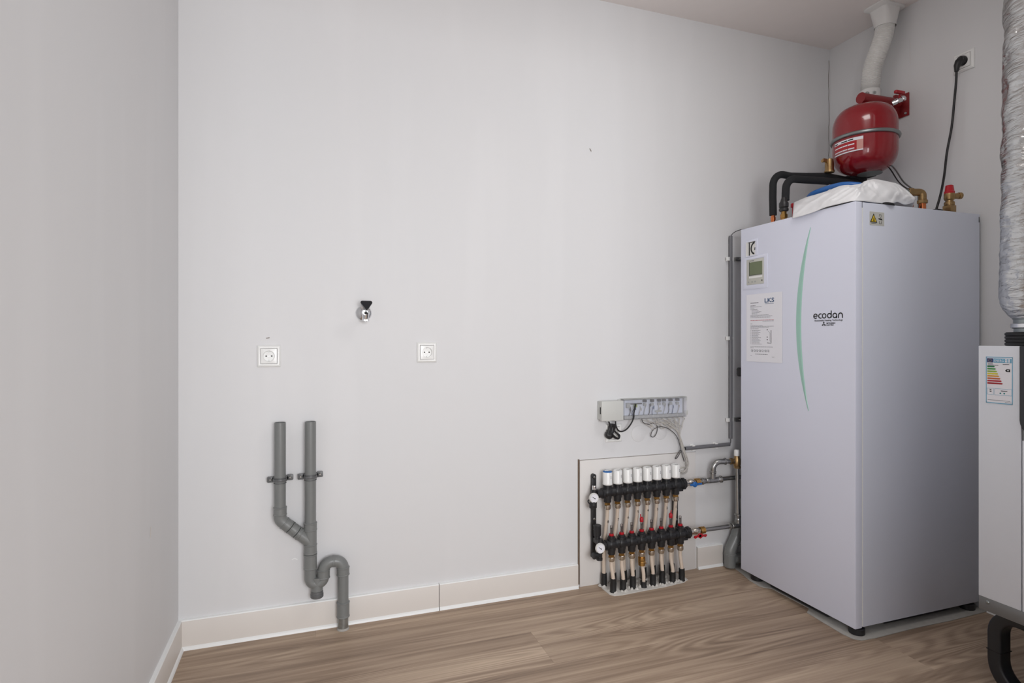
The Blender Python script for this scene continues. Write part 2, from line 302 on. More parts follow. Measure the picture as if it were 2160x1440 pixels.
crack([(0,0),(.001,-.12)], .0012, M['base'], (0,-1,0), (0,0,1), (XR-.0008,-.432,2.468), wr)

# ---------------------------------------------------------------- grey waste pipe with trap (left)
Y = -.042; pr = .0198; fr_ = .0228
dp = thing('waste_pipe', 'dark grey PVC waste pipe with two open risers and a P-trap on the back wall', 'waste pipe', (.56, Y, 0))
def openpipe(b, x, z0, z1):
    b.lathe([(pr, z0), (pr, z1), (pr-.0022, z1), (pr-.0022, z1-.06), (0, z1-.06)], (x, Y, 0), n=28)
b = MB(); openpipe(b, .336, .455, .792); b.build('riser', M['pvc'], dp)
b = MB(); openpipe(b, .441, .39, .79); b.build('riser', M['pvc'], dp)
def collar(b, p, q, r=fr_, lip=.0012):
    p, q = Vector(p), Vector(q); d = (q-p); h = d.length
    b.lathe([(r-.001, 0), (r+lip, .0015), (r+lip, .004), (r, .0055), (r, h-.0055), (r+lip, h-.004), (r+lip, h-.0015), (r-.001, h)], p, d, n=28)
b = MB(); b.tube([(.336,Y,.46)] + bend((.336,Y,.5), (.336,Y,.436), (.41,Y,.371), .03) + [(.362,Y,.413)], fr_-.0006, 28); collar(b, (.336,Y,.484), (.336,Y,.453)); collar(b, (.349,Y,.4245), (.370,Y,.406)); b.build('elbow', M['pvc'], dp)
b = MB(); collar(b, (.371,Y,.405), (.393,Y,.3857)); b.build('coupling', M['pvc'], dp)
b = MB(); b.lathe([(fr_-.0006, .30), (fr_-.0006, .41)], (.441,Y,0), n=28); b.tube([(.40,Y,.3795), (.441,Y,.3434)], fr_-.0006, 28); collar(b, (.394,Y,.3847), (.406,Y,.374)); collar(b, (.441,Y,.416), (.441,Y,.386)); collar(b, (.441,Y,.336), (.441,Y,.30)); b.build('y_branch', M['pvc'], dp)
b = MB(); collar(b, (.441,Y,.2985), (.441,Y,.243)); b.build('coupling', M['pvc'], dp)
b = MB(); path = [(.441,Y,.25)] + [(.464-.023*math.cos(PI*i/14), Y, .208-.023*math.sin(PI*i/14)) for i in range(15)] + [(.487,Y,.235)]
b.tube(path, .0212, 28); b.lathe([(.0212,0),(.0212,.05)], (.464,Y,.16), n=28); b.build('trap', M['pvc'], dp)
b = MB(); b.lathe([(.019,.160),(.0215,.158),(.0225,.150),(.0215,.149),(.0235,.147),(.0235,.137),(.021,.134)], (.464,Y,0), n=28); b.build('cleanout_cap', M['pvcd'], dp)
b = MB(); path = [(.487,Y,.205)] + bend((.487,Y,.1), (.487,Y,.261), (.558,Y,.261), .032) + bend((.487,Y,.261), (.558,Y,.261), (.558,Y,.1), .032) + [(.558,Y,.21)]
b.tube(path, .0212, 28); collar(b, (.487,Y,.236), (.487,Y,.202)); collar(b, (.558,Y,.236), (.558,Y,.204)); collar(b, (.519,Y,.261), (.528,Y,.261), .0214, .0007); b.build('swan_neck', M['pvc'], dp)
b = MB(); b.lathe([(pr,.09),(pr,.21)], (.558,Y,0), n=28); b.build('downpipe', M['pvc'], dp)
b = MB(); collar(b, (.558,Y,.104), (.558,Y,.046), .0232); b.build('coupling', M['pvc'], dp)
b = MB(); b.lathe([(.0192,.0005),(.0192,.047)], (.558,Y,0), n=28); lab(b.build('pipe_end', M['dirty'], dp), 'scratched silvery pipe end')
b = MB(); b.lathe([(.023,.0003),(.0215,.004),(.0195,.007)], (.558,Y,0), n=28); b.build('sealant_ring', M['screedg'], dp)
def clampset(x, z, tilt):
    b = MB(); b.lathe([(.0202,-.005),(.0245,-.005),(.0245,.005),(.0202,.005),(.0202,-.005)], (x,Y,z), n=28, caps=False); b.lathe([(.0202,.0065),(.0225,.0065),(.0225,.009),(.0202,.009)], (x,Y,z), n=28, caps=False); b.lathe([(.0202,-.013),(.0222,-.013),(.0222,-.0105),(.0202,-.0105)], (x,Y,z), n=28, caps=False)
    b.box((x-.012,-.03,z-.011), (x+.012,-.0005,z+.011))
    for s in (-1, 1):
        b.prism(rrect(.022, .021, .004, 3), (x+s*.034, -.018, z+.002*s*tilt), (1,0,0), (0,0,1), .008); b.box((x+s*.024-.004, -.026, z-.005), (x+s*.024+.004, -.008, z+.007))
    c = b.build('pipe_clamp', M['pvcd'], dp, .0006)
    for s in (-1, 1):
        q = MB(); q.lathe([(.0042,0),(.0042,.002),(.003,.0032)], (x+s*.034, -.026, z+.002*s*tilt), (0,-1,0), 12); q.build('screw', M['steel'], c)
clampset(.336, .583, 1); clampset(.441, .586, 1)

# ---------------------------------------------------------------- water tap
tp = thing('water_tap', 'small chrome wall tap with black triangular handle above the sockets', 'tap', (.641, -.02, 1.17))
b = MB(); b.lathe([(.030,0),(.0305,.002),(.027,.007),(.018,.012),(.0135,.014)], (.637,-.0005,1.198), (0,-1,0), 32); b.build('rosette', M['chrome'], tp)
b = MB(); b.lathe([(.0115,0),(.0115,.05),(.0095,.058)], (.637,-.012,1.198), (0,-1,0), 20); b.lathe([(.013,0),(.0145,.003),(.0145,.016),(.0125,.019),(.0125,.036),(.0105,.04)], (.6395,-.056,1.209), (0,0,-1), 20); b.build('body', M['chrome'], tp)
b = MB(); b.lathe([(.0118,0),(.0132,.002),(.0132,.011),(.011,.013),(.007,.013),(.007,.008)], (.6395,-.056,1.178), (0,0,-1), 6); b.build('spout_nut', M['chrome'], tp)
b = MB(); b.lathe([(.0068,0),(.0068,.0018),(.005,.003)], (.6395,-.0695,1.196), (0,-1,-.25), 16); b.build('bonnet_ring', M['blackp'], tp)
b = MB(); b.lathe([(.0085,0),(.008,.014)], (.6395,-.058,1.206), Vector((0,-.75,.66)), 16); b.build('spindle', M['blackp'], tp)
def tri(r, n=5):
    P = []
    for k in range(3):
        a = 90 + 120*k + 180; cx, cy = .62*r*math.cos(R(a)), .62*r*math.sin(R(a)); P += arc(cx, cy, .3*r, a-60, a+60, n)
    return P
b = MB(); ax = Vector((0,-.80,.60)).normalized(); uy = Vector((0,.60,.80)).normalized(); ux = Vector((1,0,0)); secs = [(.55, 0), (.8, .010), (1.0, .022), (.98, .025), (.6, .0265)]
vs = []; c0 = Vector((.6405,-.066,1.2145)); T = tri(.0262); n = len(T)
for s_, h in secs:
    for p in T: vs.append(c0 + ax*h + ux*p[0]*s_ + uy*p[1]*s_)
fs = [tuple(range(n)), tuple(range((len(secs)-1)*n, len(secs)*n))] + [(i*n+k, i*n+(k+1) % n, (i+1)*n+(k+1) % n, (i+1)*n+k) for i in range(len(secs)-1) for k in range(n)]
b.add(vs, fs); b.build('handle', M['blackg'], tp)

# ---------------------------------------------------------------- sockets
def socket(name, label, o, ux, uy, cat='socket', sc=1, empty_face=False, group=None):
    """o: centre on wall; ux right, uy up, normal = ux x uy points into room"""
    o, ux, uy = Vector(o), Vector(ux), Vector(uy); nz = ux.cross(uy)
    t = thing(name, label, cat, o, group); b = MB()
    def P(x, y, z): return o + ux*x*sc + uy*y*sc + nz*z
    rings = [(.0405, .0005), (.0405, .0035), (.0365, .0085), (.0345, .0095), (.0292, .0095), (.0285, .0075), (.0282, .0005)]
    vs = [P(sx*r, sy*r, z) for r, z in rings for sx, sy in ((-1,-1),(1,-1),(1,1),(-1,1))]
    b.add(vs, [(i*4+k, i*4+(k+1) % 4, (i+1)*4+(k+1) % 4, (i+1)*4+k) for i in range(len(rings)-1) for k in range(4)]); b.build('frame', M['whitep'], t, .0005)
    ins = MB(); n = 32; sq = []
    for k in range(n):
        a = 2*PI*k/n + PI/4; c, s = math.cos(a), math.sin(a); m = max(abs(c), abs(s)); sq.append((c/m*.0272, s/m*.0272))
    ci = [(math.cos(2*PI*k/n+PI/4), math.sin(2*PI*k/n+PI/4)) for k in range(n)]
    L_ = [[P(x, y, .0008) for x, y in sq], [P(x, y, .0098) for x, y in sq], [P(x*.0205, y*.0205, .0108) for x, y in ci], [P(x*.0195, y*.0195, .0100) for x, y in ci], [P(x*.0188, y*.0188, .0015) for x, y in ci], [P(x*.001, y*.001, .0015) for x, y in ci]]
    ins.add([p for l in L_ for p in l], [(i*n+k, i*n+(k+1) % n, (i+1)*n+(k+1) % n, (i+1)*n+k) for i in range(5) for k in range(n)])
    io = ins.build('insert', M['whitep'], t, smooth_ang=25)
    if not empty_face:
        for x in (-.0095, .0095):
            q = MB(); q.lathe([(.0027,.0012),(.0027,.0019)], P(x,0,0), nz, 12); q.build('pin_hole', M['hole'], io)
        q = MB(); q.lathe([(.0024,.0012),(.0022,.0028)], P(0,0,0), nz, 10); q.build('screw', M['steel'], io)
        for s in (-1, 1):
            q = MB(); q.add([P(-.0025, s*.0185, .0016), P(.0025, s*.0185, .0016), P(.0018, s*.0155, .0085), P(-.0018, s*.0155, .0085)], [(0,1,2,3)]); q.prism([(-.0022,-.001),(.0022,-.001),(.0022,.001),(-.0022,.001)], P(0, s*.0172, .0015), ux, uy, .0075); q.build('earth_clip', M['steel'], io)
    return t
X1, Z1 = (1,0,0), (0,0,1)
socket('wall_socket', 'white wall socket above the twin grey risers, left of the tap', (.296,0,1.034), X1, Z1)
socket('wall_socket', 'white wall socket to the right of the tap', (.885,0,1.0435), X1, Z1)
socket('wall_socket', 'white wall socket behind the black cable coil under the grey relay box', (1.737,0,.672), X1, Z1)
socket('wall_socket', 'white wall socket high on the right wall with black plug in it', (XR,-.664,2.256), (0,-1,0), Z1, empty_face=False)
for x in (1.867, 1.986):
    b = MB(); b.lathe([(.0375 if x < 1.9 else .034,0),(.0375 if x < 1.9 else .034,.0012),(.035 if x < 1.9 else .0315,.0022)], (x,-.0003,.661), (0,-1,0), 40)
    tag(b.build('blank_cover', M['wall'], None), ('painted-over round blank cover below left half of the clear wiring box' if x < 1.9 else 'smaller painted-over round blank cover behind the looped thin grey cable'), 'cover plate')

# ---------------------------------------------------------------- relay box and wiring centre
rb = thing('relay_box', 'small light grey square box on the wall left of the clear wiring box', 'junction box', (1.708, 0, .735))
MB().box((1.655,-.03,.737), (1.764,-.0005,.819)).build('box', M['greyp'], rb, .003)
MB().box((1.652,-.05,.734), (1.762,-.0305,.822)).build('cover', M['greyp'], rb, .004)
MB().box((1.6505,-.040,.765), (1.6522,-.034,.795)).build('side_slot', M['hole'], rb)
for x in (1.685, 1.729): MB().box((x-.012,-.049,.7325),(x+.012,-.034,.7345)).build('cable_entry', M['greyp'], rb, .0006)
wc = thing('wiring_centre', 'long wiring box with clear lid showing terminals and wires', 'control box', (1.93, 0, .74))
b = MB(); b.box((1.768,-.012,.735), (2.108,-.0005,.826)); b.prism(rrect(.04,.022,.006,4), (2.108,-.0005,.815), X1, Z1, .007); b.prism(rrect(.04,.022,.006,4), (1.775,-.0005,.812), X1, Z1, .007); b.prism(rrect(.04,.022,.006,4), (2.112,-.0005,.748), X1, Z1, .007); b.build('base', M['greyp'], wc, .001)
MB().box((1.778,-.016,.750), (2.094,-.0125,.818)).build('circuit_board', M['pcb'], wc)
MB().box((1.772,-.034,.736), (2.098,-.0125,.749)).build('terminal_cover', M['terml'], wc, .001)
for i in range(12):
    x = 1.79 + i*.0265; MB().box((x,-.0345,.737), (x+.0015,-.0338,.7485)).build('rib', M['greyp'], wc)
for x in (1.887, 1.926, 1.963, 1.99, 2.026, 2.063):
    MB().box((x-.009,-.030,.808), (x+.006,-.0165,.819)).build('terminal_block', M['blackp'], wc, .0006)
    MB().box((x-.007,-.027,.791), (x+.006,-.0165,.803)).build('terminal_block', M['terml'], wc, .0006)
MB().box((1.79,-.028,.785), (1.808,-.0165,.806)).build('relay', M['terml'], wc, .0006)
MB().box((1.815,-.026,.80), (1.87,-.0165,.804)).build('terminal_strip', M['blackp'], wc)
MB().box((1.832,-.026,.786), (1.845,-.0165,.80)).build('earth_terminal', mat('green_yellow', (150, 170, 60), .5), wc)
for i in range(11):
    x = 1.80 + i*.026 + random.uniform(-.004, .004); zt = random.uniform(.775, .80)
    b = MB(); b.tube([(x,-.024,.748), (x+random.uniform(-.006,.006),-.028,.765), (x+random.uniform(0,.014),-.03,zt), (x+random.uniform(.006,.016),-.026,zt-.012), (x+random.uniform(.004,.012),-.022,.79)], .0017, 6, sub=4)
    b.build('inner_wire', [M['cable'], M['inkb'], M['wwire'], M['terml']][i % 4] , wc)
b = MB(); b.prism(rrect(.034,.008,.0038,4), (1.948,-.0405,.766), X1, Z1, .0008); b.build('badge', M['terml'], wc)
b = MB(); x0, x1, y0, y1, z0, z1 = 1.770, 2.100, -.040, -.0125, .7345, .824
for (u, v) in (((x0,y0,z0),(x1,y0+.0015,z1)), ((x0,y0,z0),(x0+.0015,y1,z1)), ((x1-.0015,y0,z0),(x1,y1,z1)), ((x0,y0,z1-.0015),(x1,y1,z1)), ((x0,y0,z0),(x1,y1,z0+.0015))): b.box(u, v)
b.build('clear_lid', M['lid'], wc)
MB().box((1.768,-.0385,.8235), (2.102,-.0125,.8262)).build('lid_edge', M['terml'], wc)

def cable(name, label, pts, r, mt, cat='cable', sub=6, n=10, group=None):
    b = MB(); b.tube(pts, r, n, sub=sub); return tag(b.build(name, mt), label, cat, group)
cable('power_cable', 'black cable in a U loop between the grey relay box and clear wiring box', [(1.724,-.042,.7335), (1.727,-.04,.712), (1.74,-.036,.69), (1.759,-.034,.682), (1.782,-.036,.69), (1.80,-.043,.713), (1.813,-.047,.741), (1.815,-.047,.765), (1.822,-.046,.791), (1.827,-.043,.803)], .0033, M['cable'])
kc = thing('cable_coil', 'bundled black mains lead plugged in below the grey relay box', 'cable', (1.70, -.02, .66))
b = MB(); b.tube([(1.689,-.042,.7335), (1.697,-.038,.717), (1.699,-.034,.70), (1.692,-.036,.68)], .0036, 10, sub=6); b.build('lead', M['cable'], kc)
b = MB()
for k in range(5):
    o_ = k*.0028; b.tube([(1.704+o_,-.028-o_,.716), (1.696+o_,-.03,.690), (1.690+o_,-.034-o_,.668), (1.700,-.036,.664), (1.708+o_,-.034,.684), (1.712+o_,-.030-o_,.708)], .0034, 8, closed=True, sub=5)
for k in range(3):
    o_ = k*.003; b.tube([(1.706,-.03-o_,.672+o_), (1.722+o_,-.036-o_,.657), (1.742,-.036-o_,.650+o_), (1.750-o_,-.034,.664), (1.738,-.032-o_,.676-o_), (1.720,-.03,.690+o_), (1.730,-.028,.708-o_), (1.722,-.026-o_,.712), (1.712,-.03,.70)], .0032, 8, sub=5)
b.build('coil', M['cable'], kc)
b = MB(); b.lathe([(.018,0),(.019,.004),(.019,.016),(.014,.022)], (1.704,-.012,.668), (0,-1,0), 16); b.box((1.694,-.034,.66),(1.714,-.012,.69)); b.build('plug', M['blackp'], kc, .001)
cable('signal_cable', 'thin dark cable looping under the wiring box and down beside the white wires', [(1.866,-.03,.7335), (1.873,-.026,.719), (1.888,-.022,.71), (1.91,-.02,.705), (1.938,-.018,.709), (1.956,-.018,.695), (1.953,-.018,.664), (1.937,-.018,.645), (1.922,-.018,.651), (1.93,-.02,.675), (1.958,-.026,.691), (1.992,-.028,.688), (2.024,-.026,.672), (2.053,-.022,.649), (2.07,-.02,.621), (2.08,-.02,.588), (2.081,-.02,.568), (2.064,-.02,.542), (2.053,-.02,.538), (2.062,-.022,.556), (2.084,-.018,.575), (2.094,-.017,.55), (2.105,-.017,.52)], .0018, mat('dark_grey_cable', (74, 72, 72), .5))
ww = thing('wire_bundle', 'bundle of thin off-white wires from wiring box down to the manifold', 'wires', (2.08, -.02, .6))
rng = random.Random(3)
spine = [(2.00,.708), (2.03,.694), (2.06,.668), (2.076,.638), (2.088,.600), (2.100,.565), (2.113,.53), (2.118,.505), (2.112,.482), (2.085,.474)]
for k in range(8):
    x0 = 1.90 + k*.026; pts = [(x0, -.026, .7335), (x0+rng.uniform(0,.02), -.026, .722+rng.uniform(-.004,.004)), (x0+.03*(1-k/8)+.01, -.022, .711+rng.uniform(-.004,.006))]
    for i, (x, z) in enumerate(spine):
        if x > pts[-1][0]+.012 or i > 2: pts.append((x+rng.uniform(-.006,.006), -.016-rng.uniform(0,.012), z+rng.uniform(-.004,.004)))
    tx = 1.69 + k*.0503; pts += [(max(tx+.01, 2.03) , -.026, .492+rng.uniform(-.004,.004)), ] + ([((tx+2.03)/2, -.022, .512+rng.uniform(-.01,.006))] if k < 6 else []) + [(tx, -.032, .505)]
    b = MB(); b.tube(pts, .0018, 6, sub=5); b.build('wire', M['wwire'], ww)
for k in range(12):
    b = MB(); cx, cz = 1.90+k*.0155, .712-.011*(k % 3); rr = rng.uniform(.008,.02)
    b.tube([(cx-rr*1.6,-.022,cz+.012), (cx,-.028,cz+rr*.5), (cx+rr*1.4,-.026,cz-.004), (cx+rr,-.024,cz-rr), (cx-.002,-.022,cz-.008), (cx-rr,-.02,cz)], .0014, 6, sub=5); b.build('wire_tail', M['wwire'], ww)
for k in range(3):
    b = MB(); rr = .016+.004*k; cx, cz = 2.098, .478
    b.tube([(cx+rr*math.cos(a), -.014-.003*k, cz+rr*.7*math.sin(a)) for a in [2*PI*i/10 for i in range(10)]], .0014, 6, closed=True, sub=3); b.build('wire_loop', M['wwire'], ww)

# ---------------------------------------------------------------- manifold
mf = thing('heating_manifold', 'black eight-way floor heating manifold with white actuators and pale pipes', 'manifold', (1.85, -.07, 0))
YU, YL = -.060, -.095; X0, DX = 1.674, .0503
zU0, zU1, zL0, zL1 = .424, .428, .208, .214
def zu(i): return zU0 + (zU1-zU0)*i/7
def zl(i): return zL0 + (zL1-zL0)*i/7
# bars: modular bodies with ports above and below
def bar(name, Yb, z0, z1, xa, xb, r):
    b = MB(); b.tube([(xa,Yb,z0-.0004), (xb,Yb,z1+.0004)], r, 20)
    for i in range(8):
        x = X0+DX*i; z = z0+(z1-z0)*i/7
        b.lathe([(r+.0015,-.015),(r+.003,-.012),(r+.003,.012),(r+.0015,.015)], (x,Yb,z), (1,0,0), 20)
        b.lathe([(.0150,-.044),(.0165,-.042),(.0165,-.030),(.0185,-.024),(.0190,.0)], (x,Yb,z), n=20)
    for i in range(7):
        x = X0+DX*(i+.5); z = z0+(z1-z0)*(i+.5)/7
        b.box((x-.006,Yb-r-.002,z-.006),(x+.006,Yb-r+.008,z+.006))
    return b.build(name, M['blackp'], mf, .0004)
ub = bar('return_bar', YU, zU0, zU1, 1.652, 2.052, .0195); lb = bar('supply_bar', YL, zL0, zL1, 1.652, 2.052, .0195)
# valve tops on return bar under the actuators
t0 = MB(); t0.lathe([(.0185,0),(.0185,.018),(.0168,.020),(.0168,.034)], (X0,YU,zU0), n=20)
for k in range(8): a = k*PI/4; t0.box((X0+.0165*math.cos(a)-.002, YU+.0165*math.sin(a)-.002, zU0+.012), (X0+.0165*math.cos(a)+.002, YU+.0165*math.sin(a)+.002, zU0+.030))
t0 = t0.build('valve_insert', M['blackp'], mf)
# actuator
ac = MB(); prof = [(.0175,.0325),(.0214,.035),(.0214,.040),(.0207,.042),(.0209,.088),(.0190,.0925),(.0140,.0945),(.0138,.0935),(0.001,.0935)]
ac.lathe(prof, (X0,YU,zU0), n=28, caps=False); ac = ac.build('actuator', M['whitep'], mf, smooth_ang=30)
q = MB(); q.lathe([(.0217,.0348),(.0220,.0355),(.0220,.0392),(.0215,.040)], (X0,YU,zU0), n=28, caps=False); q.build('base_ring', M['whitem'], ac)
q = MB()
for k in range(5):
    a = R(-78+k*1.5); q.box((X0+.0202*math.cos(R(-72))-.0012, YU-.0212, zU0+.062+k*.0028), (X0+.0202*math.cos(R(-72))+.0012, YU-.0188, zU0+.0636+k*.0028))
q.build('print_mark', M['inkg'], ac)
q = MB()
for k in range(4): q.box((X0-.009+k*.005, YU-.008+(k % 2)*.002, zU0+.0936), (X0-.0065+k*.005, YU-.004, zU0+.0946))
q.build('cap_marks', M['blackp'], ac)
# compression nuts and pipes
def nutpair(Yb, z, mf, r=.0145):
    q = MB(); q.lathe([(.0125,-.044),(.0125,-.048),(.0138,-.049),(.0138,-.055),(.0125,-.056)], (X0,Yb,z), n=6); a = q.build('brass_nut', M['brass'], mf)
    q = MB(); q.lathe([(.0135,-.0555),(.0150,-.057),(.0150,-.070),(.0128,-.0745),(.0085,-.0755)], (X0,Yb,z), n=12); q.build('union_nut', M['nickel'], a); return a
nU = nutpair(YU, zU0, mf); nL = nutpair(YL, zL0, mf)
fm = MB(); fm.lathe([(.0175,.0),(.0175,.012),(.0195,.014),(.0195,.026),(.0150,.028),(.0150,.034),(.012,.036)], (X0,YL,zL0), n=20); fm = fm.build('flow_meter_body', M['blackp'], mf)
q = MB(); q.lathe([(.0095,.0355),(.0105,.037),(.0105,.044),(.0085,.0455)], (X0,YL,zL0), n=16); q.build('red_ring', M['redp'], fm)
q = MB(); q.lathe([(.0062,.045),(.0060,.079),(.0045,.081)], (X0,YL,zL0), n=14); q.build('sight_glass', M['tubec'], fm)
q = MB(); q.lathe([(.0022,.045),(.0022,.066),(.0040,.067),(.0040,.069),(.001,.070)], (X0,YL,zL0), n=10); q.build('float', M['blackp'], fm)
nums = ['8', '7', '6', '5', '4', '3', '2', '1']
for i in range(8):
    du = Vector((DX*i, 0, zu(i)-zU0)); dl = Vector((DX*i, 0, zl(i)-zL0))
    if i:
        inst(t0, du, mf); a_ = inst(ac, du, mf); inst(nU, du, mf); inst(nL, dl, mf); fmi = inst(fm, dl, mf)
    else: fmi = fm; a_ = ac
    # loose red keys on two meters
    if i in (3, 6):
        x = X0+DX*i; q = MB(); q.lathe([(.0078,.078),(.0085,.080),(.0085,.093),(.006,.098),(.003,.100)], (x,YL,zl(i)), n=14); q.tube([(x-.004,YL,zl(i)+.094), (x+(.004 if i == 6 else -.006),YL,zl(i)+.112)], .0022, 8); lab(q.build('red_key', M['redp'], fmi), 'red key cap')
    # pipes
    xu = X0+DX*i; w1 = rng.uniform(-.004,.004)
    b = MB(); zs = .056+rng.uniform(-.004,.006) ; off = -.004+rng.uniform(-.004,.004)
    b.tube([(xu,YU,zu(i)-.0745), (xu+w1*.3,YU+.006,.30), (xu+off+w1,-.042,.20), (xu+off+w1,-.036,.12), (xu+off,-.034,zs), (xu+off,-.034,.005)], .0083, 12, sub=5); p1 = b.build('heating_pipe', M['pex'], mf)
    b = MB(); b.lathe([(.0138,.003),(.0128,.012),(.0132,.03),(.0126,zs),(.0100,zs+.001)], (xu+off,-.034,0), n=16); lab(b.build('pipe_sleeve', M['sleeve'], p1), 'black corrugated sleeve')
    txt = text('handwritten_number', nums[i], .016, (xu-.004, YU-.0085, zu(i)-.105-.004*(7-i if i < 3 else 0)), X1, Z1, M['ink'], p1, off=.0)
    xl = X0+DX*i+.004; b = MB(); zs2 = .060-.0035*((i*3) % 5) if i != 3 else .012; yb = -.104+.003*(i % 3)
    b.tube([(X0+DX*i,YL,zl(i)-.0745), (X0+DX*i,YL-.001,.11), (xl,yb,.06), (xl,yb,.005)], .0083, 12, sub=5); p2 = b.build('heating_pipe', M['pex'], mf)
    b = MB(); n_ = 16; b.lathe([(.0156,.002),(.0136,.010),(.0142,.03),(.0130,zs2-.004),(.0137,zs2),(.0100,zs2+.001)], (xl,yb,0), n=n_); lab(b.build('pipe_sleeve', M['sleeve'], p2), 'black corrugated sleeve')
    if i == 3:
        b = MB(); x = X0+DX*3; b.lathe([(.0135,0),(.0145,.002),(.0145,.012),(.012,.013),(.012,.016),(.0165,.017),(.0165,.030),(.0150,.033),(.0165,.035),(.0150,.052),(.0095,.054)], (x,YL,zl(3)-.062), (0,0,-1), 8); lab(b.build('shut_off_coupling', M['brass'], mf), 'longer brass coupling')
        b = MB(); b.lathe([(.006,0),(.006,.008),(.004,.009)], (x+.009,YL-.014,zl(3)-.098), (.3,-1,0), 10); b.build('coupling_screw', M['chrome'], mf)
q = MB(); q.lathe([(.0203,.0885),(.0206,.0900),(.0190,.0925),(.0150,.0952)], (X0,YU,zU0), n=28, caps=False); lab(q.build('blue_ring', M['bluep'], ac), 'blue ring')
# brackets
for x, za, zb in ((1.628,.488,.13),(2.055,.455,.135)):
    b = MB(); b.box((x-.010,-.024,zb),(x+.010,-.0075,za)); b.prism(rrect(.02,.022,.009,5), (x,-.0075,za), X1, Z1, .0165)
    for (yy, zz) in ((YU, .426), (YL, .211)): b.box((x-.008, yy, zz-.010), (x+.008, -.02, zz+.010))
    k_ = b.build('bracket', M['blackp'], mf, .0008)
    for zz in (za-.004, .30, .255): q = MB(); q.lathe([(.0055,0),(.0055,.002),(.003,.004)], (x,-.024,zz), (0,-1,0), 12); q.build('screw', M['steel'], k_)
# end pieces left: gauges, drain taps, vents
for (Yb, z, gx, gz) in ((YU, .409, 1.600, .409), (YL, .206, 1.612, .202)):
    e = MB(); e.lathe([(.0225,0),(.0225,.010),(.018,.012),(.018,.030),(.015,.034)], (1.655,Yb,z+.012 if Yb == YU else z), (-1,0,0), 14); e.lathe([(.0125,-.03),(.0125,.03)], (gx+.008,Yb,z), n=14); eo = e.build('end_piece', M['blackp'], mf)
    e = MB(); e.lathe([(.0195,0),(.0215,.002),(.0215,.010),(.0200,.0125),(.0190,.0105),(0.001,.0105)], (gx,Yb-.008,gz), (0,-1,0), 28, caps=False); go = e.build('pressure_gauge', M['whitem'], mf)
    e = MB(); e.lathe([(.0178,0),(.0178,.0005)], (gx,Yb-.0186,gz), (0,-1,0), 28); e.build('dial', M['paper'], go)
    e = MB(); e.ribbon([(-.009,.006),(.003,-.003)], .0022, (gx,Yb-.0194,gz), X1, Z1, .0004); e.ribbon([(.001,-.001),(.005,-.004)], .0036, (gx,Yb-.0194,gz), X1, Z1, .0004)
    for k in range(11): a = R(-40+k*26); e.ribbon([(.0148*math.cos(a), .0148*math.sin(a)), (.0165*math.cos(a), .0165*math.sin(a))], .0007, (gx,Yb-.0194,gz), X1, Z1, .0003)
    e.build('needle_and_scale', M['ink'], go)
# upper: chrome vent on top, drain cap with strap below
e = MB(); e.lathe([(.008,0),(.010,.003),(.010,.006),(.008,.008),(.0095,.010),(.0095,.018),(.007,.021)], (1.609,YU,.438), n=14); e.build('air_vent', M['chrome'], mf)
e = MB(); e.lathe([(.0135,0),(.0165,.003),(.0165,.020),(.012,.024)], (1.600,YU-.006,.385), Vector((-.25,-.5,-.8)), 14); e.tube([(1.598,YU-.018,.375),(1.580,YU-.016,.385),(1.574,YU-.01,.396),(1.584,YU-.006,.401),(1.596,YU-.004,.396)], .0028, 8, sub=5); e.build('drain_cap', M['blackp'], mf)
e = MB(); e.lathe([(.0155,0),(.0175,.002),(.0175,.005),(.016,.007),(.0155,.046),(.012,.048),(.012,.062)], (1.612,YL+.012,.294), (0,0,-1), 20)
for k in range(10): a = 2*PI*k/10; e.box((1.612+.0155*math.cos(a)-.001,YL+.012+.0155*math.sin(a)-.001,.252),(1.612+.0155*math.cos(a)+.001,YL+.012+.0155*math.sin(a)+.001,.286))
e.build('air_vent', M['blackp'], mf)
e = MB(); e.lathe([(.0115,0),(.0115,.03),(.0135,.031),(.0135,.040)], (1.616,YL,.186), (0,0,-1), 14); e.lathe([(.010,0),(.010,.014),(.0145,.016),(.0145,.030),(.011,.032)], (1.612,YL-.002,.170), Vector((-1,-.25,0)), 12); e.build('drain_valve', M['blackp'], mf)
# right end knurled caps
for (Yb, z) in ((YU, zU1+.0008), (YL, zL1+.0008)):
    e = MB(); e.lathe([(.0205,0),(.0205,.006),(.0235,.008),(.0235,.024),(.019,.027)], (2.050,Yb,z), (1,0,0), 18)
    for k in range(9): a = 2*PI*k/9; e.lathe([(.0035,0),(.0035,.014)], (2.059,Yb+.0235*math.cos(a),z+.0235*math.sin(a)), (1,0,0), 6)
    e.box((2.036,Yb-.008,z-.032),(2.062,Yb+.008,z-.018)); e.build('union_ring', M['blackp'], mf)

